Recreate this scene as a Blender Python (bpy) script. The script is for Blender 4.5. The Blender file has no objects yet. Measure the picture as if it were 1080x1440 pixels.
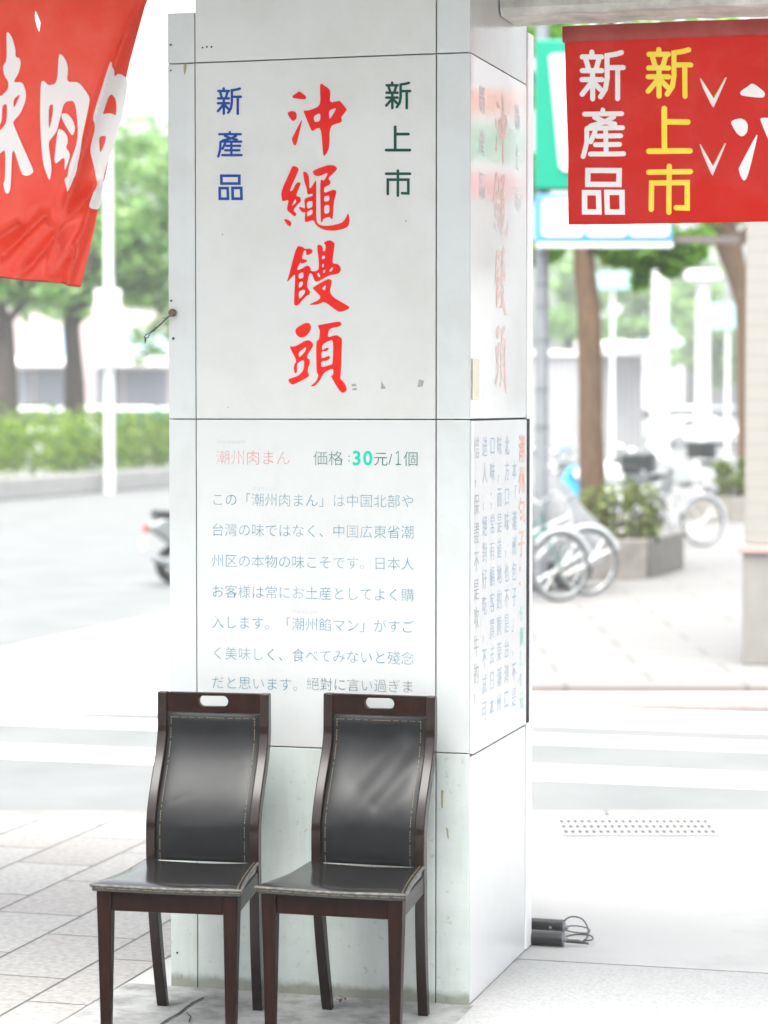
import bpy, bmesh, math, random
import numpy as np
from mathutils import Vector, Matrix
from mathutils.geometry import tessellate_polygon

scene = bpy.context.scene
COL = scene.collection
R = math.radians

# ------------------------------------------------------------------ camera
CAM_H, FPX, HORIZON = 1.83, 3540.0, 570.0
PITCH = math.atan((720 - HORIZON) / FPX)
cam = bpy.data.cameras.new('camera')
cam.sensor_fit = 'VERTICAL'
cam.sensor_width = 13.0
cam.sensor_height = 17.3
cam.lens = FPX / 1440 * 17.3
cam.clip_end = 2000
cam.dof.use_dof = True
cam.dof.focus_distance = 7.58
cam.dof.aperture_fstop = 1.35
cam_ob = bpy.data.objects.new('camera', cam)
cam_ob.location = (0, 0, CAM_H)
cam_ob.rotation_euler = (math.pi / 2 - PITCH, 0, 0)
COL.objects.link(cam_ob)
scene.camera = cam_ob

# ------------------------------------------------------------------ light
SUN_EL, SUN_AZ = 70.0, 200.0            # degrees; azimuth from +Y towards +X
world = bpy.data.worlds.new('World')
scene.world = world
world.use_nodes = True
wn = world.node_tree
sky = wn.nodes.new('ShaderNodeTexSky')
sky.sky_type = 'NISHITA'
sky.sun_disc = False
sky.sun_elevation = R(SUN_EL)
sky.sun_rotation = R(SUN_AZ)
sky.dust_density = 6.0
sky.air_density = 0.7
sky.ozone_density = 0.0
hs_ = wn.nodes.new('ShaderNodeHueSaturation')      # thin bright cloud: the blue is washed out of the sky
hs_.inputs['Saturation'].default_value = 0.25
wn.links.new(sky.outputs[0], hs_.inputs['Color'])
wn.links.new(hs_.outputs[0], wn.nodes['Background'].inputs[0])
wn.nodes['Background'].inputs[1].default_value = 0.15
sun = bpy.data.lights.new('sun', 'SUN')
sun.energy = 1.5
sun.angle = R(48)
sun.color = (0.97, 1.0, 0.95)
sun_ob = bpy.data.objects.new('sun', sun)
sd = Vector((math.sin(R(SUN_AZ)) * math.cos(R(SUN_EL)), math.cos(R(SUN_AZ)) * math.cos(R(SUN_EL)), math.sin(R(SUN_EL))))
sun_ob.rotation_euler = sd.to_track_quat('Z', 'Y').to_euler()
sun_ob.location = (-8, 4, 12)
COL.objects.link(sun_ob)

vs = scene.view_settings
vs.view_transform = 'Standard'
vs.look = 'None'
vs.exposure = 2.14
vs.gamma = 1.0
scene.cycles.use_denoising = True
scene.cycles.max_bounces = 8
scene.cycles.sample_clamp_indirect = 10

# ------------------------------------------------------------------ geometry of the view (to read positions off the photograph)
FWD = Vector((0, math.cos(PITCH), -math.sin(PITCH)))
UP = Vector((0, math.sin(PITCH), math.cos(PITCH)))
CAMP = Vector((0, 0, CAM_H))

def ray(px, py):
    return FWD + Vector((1, 0, 0)) * ((px - 540) / FPX) + UP * ((720 - py) / FPX)

def at(px, py, Y):
    d = ray(px, py)
    return CAMP + d * (Y / d.y)

def ground(px, py, z=0.0):
    d = ray(px, py)
    return CAMP + d * ((z - CAM_H) / d.z)

# the pillar's own axes: local x along its front (to the right), local y into the depth
PC = Vector((0.258, 7.6, 0))
PROT = -math.atan2(0.267, 0.9636)
EX = Vector((math.cos(PROT), math.sin(PROT), 0))
EY = Vector((-math.sin(PROT), math.cos(PROT), 0))
W, D = 0.966, 0.896

def on_plane(px, py, origin, normal):
    d = ray(px, py)
    t = (origin - CAMP).dot(normal) / d.dot(normal)
    return CAMP + d * t

def local(p):
    q = p - PC
    return Vector((q.dot(EX), q.dot(EY), p.z))

def front(px, py, y=0.0):
    """local (x, z) of a photo point on the pillar-parallel plane local y"""
    p = local(on_plane(px, py, PC + EY * y, EY))
    return p.x, p.z

def side(px, py, x=0.0):
    p = local(on_plane(px, py, PC + EX * x, EX))
    return p.y, p.z

def world_of(x, y, z):
    return PC + EX * x + EY * y + Vector((0, 0, z))

# ------------------------------------------------------------------ materials
def nodes_of(name):
    m = bpy.data.materials.new(name)
    m.use_nodes = True
    nt = m.node_tree
    return m, nt, nt.nodes['Principled BSDF']

def mat(name, col, rough=0.5, col2=None, scale=8.0, detail=6.0, lo=0.35, hi=0.7, bump=0.0, bscale=None,
        metal=0.0, spec=0.5, coat=0.0, bdist=0.004, space='Object', stretch=None, transl=0.0):
    m, nt, b = nodes_of(name)
    L = nt.links.new
    b.inputs['Roughness'].default_value = rough
    b.inputs['Metallic'].default_value = metal
    b.inputs['Specular IOR Level'].default_value = spec
    b.inputs['Coat Weight'].default_value = coat
    b.inputs['Base Color'].default_value = (*col, 1)
    tc = nt.nodes.new('ShaderNodeTexCoord')
    src = tc.outputs[space]
    if stretch:
        mp = nt.nodes.new('ShaderNodeMapping')
        mp.inputs['Scale'].default_value = stretch
        L(src, mp.inputs[0]); src = mp.outputs[0]
    if col2 is not None:
        n = nt.nodes.new('ShaderNodeTexNoise')
        n.inputs['Scale'].default_value = scale
        n.inputs['Detail'].default_value = detail
        n.inputs['Roughness'].default_value = 0.65
        L(src, n.inputs['Vector'])
        r = nt.nodes.new('ShaderNodeValToRGB')
        r.color_ramp.elements[0].position = lo
        r.color_ramp.elements[1].position = hi
        r.color_ramp.elements[0].color = (*col, 1)
        r.color_ramp.elements[1].color = (*col2, 1)
        L(n.outputs['Fac'], r.inputs[0])
        L(r.outputs[0], b.inputs['Base Color'])
    if bump:
        n2 = nt.nodes.new('ShaderNodeTexNoise')
        n2.inputs['Scale'].default_value = bscale or scale * 6
        n2.inputs['Detail'].default_value = 5
        L(src, n2.inputs['Vector'])
        bp = nt.nodes.new('ShaderNodeBump')
        bp.inputs['Strength'].default_value = bump
        bp.inputs['Distance'].default_value = bdist
        L(n2.outputs['Fac'], bp.inputs['Height'])
        L(bp.outputs[0], b.inputs['Normal'])
    if transl:
        out = nt.nodes['Material Output']
        t = nt.nodes.new('ShaderNodeBsdfTranslucent')
        if col2 is not None:
            L(r.outputs[0], t.inputs[0])
        else:
            t.inputs[0].default_value = (*col, 1)
        mx = nt.nodes.new('ShaderNodeMixShader')
        mx.inputs[0].default_value = transl
        L(b.outputs[0], mx.inputs[1]); L(t.outputs[0], mx.inputs[2]); L(mx.outputs[0], out.inputs[0])
    return m

def leaf_mat(name, dark, lightc, transl=0.45):
    m, nt, b = nodes_of(name)
    L = nt.links.new
    g = nt.nodes.new('ShaderNodeNewGeometry')
    r = nt.nodes.new('ShaderNodeValToRGB')
    r.color_ramp.elements[0].color = (*dark, 1)
    r.color_ramp.elements[1].color = (*lightc, 1)
    L(g.outputs['Random Per Island'], r.inputs[0])
    L(r.outputs[0], b.inputs['Base Color'])
    b.inputs['Roughness'].default_value = 0.45
    t = nt.nodes.new('ShaderNodeBsdfTranslucent')
    L(r.outputs[0], t.inputs[0])
    mx = nt.nodes.new('ShaderNodeMixShader')
    mx.inputs[0].default_value = transl
    out = nt.nodes['Material Output']
    L(b.outputs[0], mx.inputs[1]); L(t.outputs[0], mx.inputs[2]); L(mx.outputs[0], out.inputs[0])
    return m

def ink_mat(name, col, paper=(0.405, 0.42, 0.415), fade=(0.35, 0.75), scale=60, big=5.0):
    """sun-faded lettering: patches of the ink are worn through to the panel"""
    m, nt, b = nodes_of(name)
    L = nt.links.new
    tc = nt.nodes.new('ShaderNodeTexCoord')
    n = nt.nodes.new('ShaderNodeTexNoise'); n.inputs['Scale'].default_value = scale; n.inputs['Detail'].default_value = 3
    n2 = nt.nodes.new('ShaderNodeTexNoise'); n2.inputs['Scale'].default_value = big; n2.inputs['Detail'].default_value = 2
    L(tc.outputs['Object'], n.inputs['Vector']); L(tc.outputs['Object'], n2.inputs['Vector'])
    a = nt.nodes.new('ShaderNodeMath'); a.operation = 'MULTIPLY_ADD'; a.inputs[1].default_value = 0.5
    L(n.outputs['Fac'], a.inputs[0])
    h = nt.nodes.new('ShaderNodeMath'); h.operation = 'MULTIPLY'; h.inputs[1].default_value = 0.5
    L(n2.outputs['Fac'], h.inputs[0]); L(h.outputs[0], a.inputs[2])
    r = nt.nodes.new('ShaderNodeValToRGB')
    r.color_ramp.elements[0].position, r.color_ramp.elements[1].position = fade
    r.color_ramp.elements[0].color = (*col, 1)
    r.color_ramp.elements[1].color = (*paper, 1)
    L(a.outputs[0], r.inputs[0]); L(r.outputs[0], b.inputs['Base Color'])
    b.inputs['Roughness'].default_value = 0.55
    b.inputs['Specular IOR Level'].default_value = 0.15
    return m

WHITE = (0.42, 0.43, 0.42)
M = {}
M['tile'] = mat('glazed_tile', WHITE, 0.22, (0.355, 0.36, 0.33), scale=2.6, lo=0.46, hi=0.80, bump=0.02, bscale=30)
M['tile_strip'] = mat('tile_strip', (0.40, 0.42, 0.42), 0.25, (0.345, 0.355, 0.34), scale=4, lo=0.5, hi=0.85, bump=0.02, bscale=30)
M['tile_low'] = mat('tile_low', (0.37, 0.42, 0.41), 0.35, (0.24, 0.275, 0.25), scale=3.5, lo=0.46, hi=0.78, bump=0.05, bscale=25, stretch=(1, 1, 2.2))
M['tile_side_lit'] = mat('tile_side_lit', (0.62, 0.63, 0.62), 0.08, (0.57, 0.57, 0.555), scale=2.5, lo=0.5, hi=0.8, spec=0.28)  # same tile as the front, lightened: brighter light put into its colour
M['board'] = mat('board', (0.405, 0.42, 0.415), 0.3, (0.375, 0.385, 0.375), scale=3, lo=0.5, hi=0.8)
M['board_lit'] = mat('board_lit', (0.62, 0.63, 0.63), 0.3, (0.58, 0.59, 0.585), scale=3, lo=0.5, hi=0.8)  # lighter copy of the board; the side's light is put into its colour
M['grout'] = mat('grout', (0.13, 0.13, 0.125), 0.9, (0.26, 0.25, 0.23), scale=30)
M['concrete'] = mat('raw_concrete', (0.56, 0.55, 0.51), 0.85, (0.30, 0.29, 0.265), scale=6, lo=0.38, hi=0.68, bump=0.35, bscale=35)
M['pale_conc'] = mat('pale_concrete', (0.33, 0.33, 0.325), 0.85, (0.26, 0.26, 0.255), scale=1.6, lo=0.5, hi=0.75, bump=0.1, bscale=80)
M['terrazzo'] = mat('terrazzo', (0.31, 0.313, 0.31), 0.6, (0.24, 0.242, 0.24), scale=90, lo=0.45, hi=0.62, bump=0.1, bscale=90)
M['mortar'] = mat('mortar', (0.25, 0.255, 0.25), 0.85, (0.12, 0.122, 0.118), scale=11, lo=0.4, hi=0.7, bump=0.3, bscale=70)
M['asphalt'] = mat('asphalt', (0.098, 0.103, 0.103), 0.85, (0.125, 0.13, 0.13), scale=1.2, lo=0.35, hi=0.7, bump=0.1, bscale=120)
M['paint_white'] = mat('road_paint', (0.78, 0.78, 0.76), 0.7, (0.55, 0.55, 0.54), scale=5, lo=0.5, hi=0.8)
M['paint_red'] = mat('red_kerb_paint', (0.46, 0.30, 0.27), 0.7, (0.46, 0.40, 0.38), scale=6)
M['kerb'] = mat('kerbstone', (0.19, 0.19, 0.18), 0.8, (0.13, 0.13, 0.125), scale=4, bump=0.1)
M['earth'] = mat('soil', (0.08, 0.06, 0.045), 0.95, (0.05, 0.04, 0.03), scale=15)
M['red'] = ink_mat('red_letter', (0.46, 0.0015, 0.002), paper=(0.50, 0.010, 0.002), fade=(0.4, 0.6), scale=12)
M['blue'] = mat('blue_letter', (0.003, 0.040, 0.20), 0.55, spec=0.15)
M['green'] = mat('green_letter', (0.001, 0.042, 0.028), 0.55, spec=0.15)
M['ink_blue'] = ink_mat('ink_blue', (0.075, 0.18, 0.24), fade=(0.40, 0.80), scale=60, big=7)
M['ink_grey'] = ink_mat('ink_grey', (0.09, 0.13, 0.15), fade=(0.42, 0.80), scale=50, big=7)
M['ink_pale'] = ink_mat('ink_pale', (0.24, 0.33, 0.37), fade=(0.3, 0.66), scale=60)
M['ink_red'] = ink_mat('ink_red', (0.46, 0.12, 0.11), fade=(0.36, 0.74), scale=50)
M['ink_green'] = ink_mat('ink_green', (0.02, 0.11, 0.10), fade=(0.40, 0.85), scale=50)
M['teal'] = mat('teal_letter', (0.0, 0.36, 0.26), 0.5, spec=0.15)
M['faint_red'] = ink_mat('faint_red', (0.76, 0.42, 0.36), paper=(0.62, 0.63, 0.625), fade=(0.30, 0.70), scale=20, big=4)
M['faint_grey'] = ink_mat('faint_grey', (0.62, 0.62, 0.66), paper=(0.62, 0.63, 0.625), fade=(0.30, 0.75), scale=20, big=4)
M['faint_teal'] = ink_mat('faint_teal', (0.30, 0.66, 0.66), paper=(0.62, 0.63, 0.625), fade=(0.35, 0.80), scale=20, big=4)
M['side_blue'] = ink_mat('side_blue', (0.34, 0.48, 0.60), paper=(0.62, 0.63, 0.625), fade=(0.42, 0.85), scale=40)
M['side_dark'] = ink_mat('side_dark', (0.35, 0.37, 0.38), paper=(0.62, 0.63, 0.625), fade=(0.40, 0.85), scale=40)
M['side_red'] = ink_mat('side_red', (0.80, 0.38, 0.28), paper=(0.62, 0.63, 0.625), fade=(0.42, 0.85), scale=40)
M['side_green'] = ink_mat('side_green', (0.35, 0.74, 0.62), paper=(0.62, 0.63, 0.625), fade=(0.42, 0.85), scale=40)
M['scrap'] = mat('tape_scrap', (0.17, 0.175, 0.17), 0.8, (0.24, 0.24, 0.23), scale=40)
M['beige'] = mat('yellowed_tape', (0.66, 0.60, 0.46), 0.7, (0.72, 0.68, 0.58), scale=20)
M['hole'] = mat('dark_hole', (0.02, 0.02, 0.02), 0.9)
M['rust'] = mat('rusty_iron', (0.05, 0.03, 0.025), 0.7, (0.11, 0.055, 0.035), scale=200, bump=0.3)
M['wire'] = mat('wire', (0.07, 0.07, 0.085), 0.4, metal=0.7)
M['wood'] = mat('dark_wood', (0.0055, 0.0020, 0.0014), 0.3, (0.016, 0.0044, 0.0024), scale=6, lo=0.3, hi=0.7, stretch=(6, 6, 0.7), spec=0.10)
M['wood_post'] = mat('dark_wood_glossy', (0.005, 0.0020, 0.0015), 0.2, (0.013, 0.0042, 0.0026), scale=6, lo=0.3, hi=0.7, stretch=(6, 6, 0.7), spec=0.34)  # glossier copy of the chair wood, so the posts show a sheen
M['leather'] = mat('leather', (0.0030, 0.0033, 0.0036), 0.34, (0.0055, 0.0060, 0.0064), scale=9, bump=0.25, bscale=420, bdist=0.0003, spec=0.23)
M['seat_leather'] = mat('seat_leather', (0.007, 0.007, 0.007), 0.17, (0.012, 0.012, 0.0115), scale=9, bump=0.12, bscale=420, bdist=0.0002, spec=0.8)
M['leather_edge'] = mat('leather_edge', (0.030, 0.030, 0.029), 0.45, (0.12, 0.115, 0.105), scale=40, lo=0.45, hi=0.7)
M['thread'] = mat('thread', (0.125, 0.095, 0.052), 0.8)
M['banner_red'] = mat('banner_red', (0.50, 0.009, 0.003), 0.33, (0.58, 0.045, 0.030), scale=3.2, detail=9, lo=0.52, hi=0.80, bump=0.25, bscale=14, transl=0.26, spec=0.24)  # paler noise patches put the vinyl's sheen into its colour
M['banner_red_backlit'] = mat('backlit_banner_red', (0.70, 0.046, 0.020), 0.28, (0.73, 0.08, 0.045), scale=9, lo=0.4, hi=0.75, bump=0.05, bscale=300, transl=0.5, spec=0.7)  # brighter than the right banner: light from behind put into the red
M['banner_hem'] = mat('banner_hem', (0.26, 0.02, 0.018), 0.45, (0.33, 0.05, 0.04), scale=9)
M['vinyl_white'] = mat('vinyl_white', (0.82, 0.83, 0.83), 0.5, transl=0.1)
M['vinyl_yellow'] = mat('vinyl_yellow', (0.78, 0.60, 0.02), 0.4, (0.80, 0.68, 0.12), scale=12, lo=0.45, hi=0.8)
M['bark'] = mat('bark', (0.125, 0.075, 0.042), 0.9, (0.06, 0.036, 0.021), scale=7, bump=0.6, bscale=18, stretch=(3, 3, 0.8))
M['bark_dark'] = mat('dark_bark', (0.06, 0.05, 0.042), 0.9, (0.035, 0.03, 0.026), scale=5, bump=0.5)
M['leaf'] = leaf_mat('leaf', (0.045, 0.13, 0.014), (0.20, 0.36, 0.05))
M['leaf_bright'] = leaf_mat('bright_leaf', (0.05, 0.16, 0.012), (0.24, 0.46, 0.05), 0.55)
M['leaf_hedge'] = leaf_mat('hedge_leaf', (0.040, 0.115, 0.010), (0.24, 0.35, 0.035))
M['leaf_far'] = leaf_mat('far_leaf', (0.085, 0.21, 0.05), (0.27, 0.44, 0.13))
M['leaf_shrub'] = leaf_mat('shrub_leaf', (0.07, 0.11, 0.025), (0.20, 0.24, 0.07))
M['granite'] = mat('planter_stone', (0.23, 0.215, 0.19), 0.6, (0.13, 0.122, 0.11), scale=5, bump=0.1)
M['granite_shaded'] = mat('planter_stone_shaded', (0.15, 0.14, 0.125), 0.5, (0.095, 0.09, 0.08), scale=6, bump=0.1)  # darker copy of the planter stone: shade put into the end walls
M['granite_pink'] = mat('pink_granite', (0.36, 0.25, 0.23), 0.35, (0.30, 0.21, 0.19), scale=40)
M['siding'] = mat('cream_siding', (0.70, 0.68, 0.63), 0.5, (0.64, 0.62, 0.57), scale=3)
M['steel'] = mat('galvanised', (0.22, 0.235, 0.25), 0.5, (0.18, 0.19, 0.205), scale=5, metal=0.3)
M['grate'] = mat('grate_steel', (0.27, 0.275, 0.265), 0.5, (0.22, 0.225, 0.218), scale=12)
M['white_paint'] = mat('white_paint', (0.78, 0.79, 0.79), 0.35, (0.72, 0.73, 0.73), scale=4)
M['pale_blue'] = mat('pale_blue', (0.42, 0.55, 0.68), 0.5, (0.48, 0.60, 0.70), scale=2)
M['pale_pink'] = mat('pale_pink', (0.52, 0.42, 0.40), 0.6, (0.45, 0.42, 0.42), scale=1.5)
M['grey_wall'] = mat('grey_wall', (0.34, 0.335, 0.34), 0.7, (0.30, 0.295, 0.30), scale=1)
M['sign_green'] = mat('sign_green', (0.0, 0.34, 0.215), 0.3, transl=0.3)
M['sign_blue'] = mat('sign_blue', (0.10, 0.36, 0.52), 0.3, transl=0.3)
M['sign_white'] = mat('sign_white', (0.82, 0.84, 0.85), 0.3, transl=0.3)
M['glass'] = mat('dark_glass', (0.10, 0.11, 0.115), 0.08)
M['rubber'] = mat('rubber', (0.02, 0.02, 0.02), 0.6)
M['bike_green'] = mat('bike_green', (0.05, 0.13, 0.105), 0.35, coat=0.3)
M['old_tyre'] = mat('old_tyre', (0.075, 0.08, 0.078), 0.7)
M['black_plastic'] = mat('black_plastic', (0.02, 0.022, 0.022), 0.35)
M['chrome'] = mat('chrome', (0.6, 0.62, 0.62), 0.25, metal=0.9)
M['body_white'] = mat('body_white', (0.74, 0.75, 0.75), 0.22, coat=0.5)
M['body_blue'] = mat('body_blue', (0.03, 0.34, 0.60), 0.22, coat=0.5)
M['body_silver'] = mat('body_silver', (0.45, 0.47, 0.49), 0.25, coat=0.5)
M['body_grey'] = mat('body_grey', (0.16, 0.175, 0.18), 0.25, coat=0.4)
M['body_teal'] = mat('body_teal', (0.03, 0.30, 0.24), 0.25, coat=0.5)
M['body_red'] = mat('body_red', (0.40, 0.03, 0.02), 0.25, coat=0.5)
M['lamp'] = mat('lamp_glass', (0.7, 0.7, 0.68), 0.1)
M['cover'] = mat('cover_sheet', (0.21, 0.215, 0.22), 0.4, (0.165, 0.17, 0.177), scale=5, bump=0.2, bscale=12)
M['dry_leaf'] = mat('dry_leaf', (0.14, 0.07, 0.03), 0.8, (0.08, 0.045, 0.025), scale=60)
M['crack'] = mat('crack', (0.03, 0.028, 0.025), 0.95)
M['seam'] = mat('joint_filler', (0.05, 0.08, 0.07), 0.9, (0.12, 0.15, 0.13), scale=10)

def paving_mat():
    m, nt, b = nodes_of('paving_tiles')
    L = nt.links.new
    tc = nt.nodes.new('ShaderNodeTexCoord')
    mp = nt.nodes.new('ShaderNodeMapping')
    mp.inputs['Rotation'].default_value = (0, 0, R(90))
    L(tc.outputs['Object'], mp.inputs[0])
    br = nt.nodes.new('ShaderNodeTexBrick')
    br.offset = 0.5
    br.squash = 1.0
    br.inputs['Scale'].default_value = 1.0
    br.inputs['Brick Width'].default_value = 0.62
    br.inputs['Row Height'].default_value = 0.33
    br.inputs['Mortar Size'].default_value = 0.006
    br.inputs['Mortar Smooth'].default_value = 0.3
    br.inputs['Bias'].default_value = -0.1
    br.inputs['Color1'].default_value = (0.25, 0.248, 0.24, 1)
    br.inputs['Color2'].default_value = (0.218, 0.208, 0.20, 1)
    br.inputs['Mortar'].default_value = (0.055, 0.054, 0.052, 1)
    L(mp.outputs[0], br.inputs['Vector'])
    n = nt.nodes.new('ShaderNodeTexNoise'); n.inputs['Scale'].default_value = 45; n.inputs['Detail'].default_value = 6
    L(tc.outputs['Object'], n.inputs['Vector'])
    r = nt.nodes.new('ShaderNodeValToRGB')
    r.color_ramp.elements[0].color = (0.78, 0.78, 0.78, 1); r.color_ramp.elements[1].color = (1.1, 1.1, 1.1, 1)
    r.color_ramp.elements[0].position = 0.35; r.color_ramp.elements[1].position = 0.65
    L(n.outputs['Fac'], r.inputs[0])
    mx = nt.nodes.new('ShaderNodeMix'); mx.data_type = 'RGBA'; mx.blend_type = 'MULTIPLY'
    mx.inputs[0].default_value = 1.0
    L(br.outputs['Color'], mx.inputs[6]); L(r.outputs[0], mx.inputs[7])
    L(mx.outputs[2], b.inputs['Base Color'])
    b.inputs['Roughness'].default_value = 0.75
    bp = nt.nodes.new('ShaderNodeBump'); bp.inputs['Strength'].default_value = 0.4; bp.inputs['Distance'].default_value = 0.006
    iv = nt.nodes.new('ShaderNodeMath'); iv.operation = 'SUBTRACT'; iv.inputs[0].default_value = 1
    L(br.outputs['Fac'], iv.inputs[1]); L(iv.outputs[0], bp.inputs['Height']); L(bp.outputs[0], b.inputs['Normal'])
    return m
M['paving'] = paving_mat()

def low_tile_mat():
    m, nt, b = nodes_of('stained_tile')
    L = nt.links.new
    tc = nt.nodes.new('ShaderNodeTexCoord')
    def noise(scale, sv=(1, 1, 1), det=6):
        mp = nt.nodes.new('ShaderNodeMapping'); mp.inputs['Scale'].default_value = sv
        n = nt.nodes.new('ShaderNodeTexNoise'); n.inputs['Scale'].default_value = scale; n.inputs['Detail'].default_value = det; n.inputs['Roughness'].default_value = 0.65
        L(tc.outputs['Object'], mp.inputs[0]); L(mp.outputs[0], n.inputs['Vector'])
        return n.outputs['Fac']
    def ramp(src, p0, p1, c0, c1):
        r = nt.nodes.new('ShaderNodeValToRGB')
        r.color_ramp.elements[0].position = p0; r.color_ramp.elements[1].position = p1
        r.color_ramp.elements[0].color = (*c0, 1); r.color_ramp.elements[1].color = (*c1, 1)
        L(src, r.inputs[0]); return r.outputs[0]
    def mul(a_, b_, f=1.0):
        mx = nt.nodes.new('ShaderNodeMix'); mx.data_type = 'RGBA'; mx.blend_type = 'MULTIPLY'; mx.inputs[0].default_value = f
        L(a_, mx.inputs[6]); L(b_, mx.inputs[7]); return mx.outputs[2]
    base = ramp(noise(2.6, (1, 1, 1.6)), 0.40, 0.75, (0.43, 0.475, 0.46), (0.34, 0.38, 0.365))
    streak = ramp(noise(3.0, (5, 5, 0.5)), 0.45, 0.75, (1, 1, 1), (0.86, 0.86, 0.82))
    spots = ramp(noise(38, (1, 1, 1), 3), 0.60, 0.74, (1, 1, 1), (0.62, 0.60, 0.52))
    sep = nt.nodes.new('ShaderNodeSeparateXYZ'); L(tc.outputs['Object'], sep.inputs[0])
    ad = nt.nodes.new('ShaderNodeMath'); ad.operation = 'MULTIPLY_ADD'; ad.inputs[1].default_value = -0.055
    L(noise(14), ad.inputs[0]); L(sep.outputs['Z'], ad.inputs[2])
    foot = ramp(ad.outputs[0], -0.012, 0.022, (0.50, 0.48, 0.42), (1, 1, 1))
    L(mul(mul(mul(base, streak), spots, 0.8), foot), b.inputs['Base Color'])
    b.inputs['Roughness'].default_value = 0.38
    return m
M['tile_low'] = low_tile_mat()

def far_paving_mat():
    m, nt, b = nodes_of('far_paving')
    L = nt.links.new
    tc = nt.nodes.new('ShaderNodeTexCoord')
    br = nt.nodes.new('ShaderNodeTexBrick')
    br.inputs['Scale'].default_value = 1.0
    br.inputs['Brick Width'].default_value = 1.2
    br.inputs['Row Height'].default_value = 0.6
    br.inputs['Mortar Size'].default_value = 0.02
    br.inputs['Color1'].default_value = (0.145, 0.142, 0.139, 1)
    br.inputs['Color2'].default_value = (0.145, 0.142, 0.139, 1)
    br.inputs['Mortar'].default_value = (0.105, 0.10, 0.097, 1)
    L(tc.outputs['Object'], br.inputs['Vector']); L(br.outputs['Color'], b.inputs['Base Color'])
    b.inputs['Roughness'].default_value = 0.8
    return m
M['far_paving'] = far_paving_mat()

def siding_mat():
    m, nt, b = nodes_of('ribbed_siding')
    L = nt.links.new
    tc = nt.nodes.new('ShaderNodeTexCoord')
    w = nt.nodes.new('ShaderNodeTexWave'); w.bands_direction = 'Z'; w.wave_profile = 'SAW'
    w.inputs['Scale'].default_value = 3.0
    L(tc.outputs['Object'], w.inputs['Vector'])
    r = nt.nodes.new('ShaderNodeValToRGB')
    r.color_ramp.elements[0].color = (0.165, 0.155, 0.14, 1); r.color_ramp.elements[1].color = (0.22, 0.21, 0.19, 1)
    r.color_ramp.elements[1].position = 0.12
    L(w.outputs['Fac'], r.inputs[0]); L(r.outputs[0], b.inputs['Base Color'])
    b.inputs['Roughness'].default_value = 0.55
    return m
M['ribbed'] = siding_mat()

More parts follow.
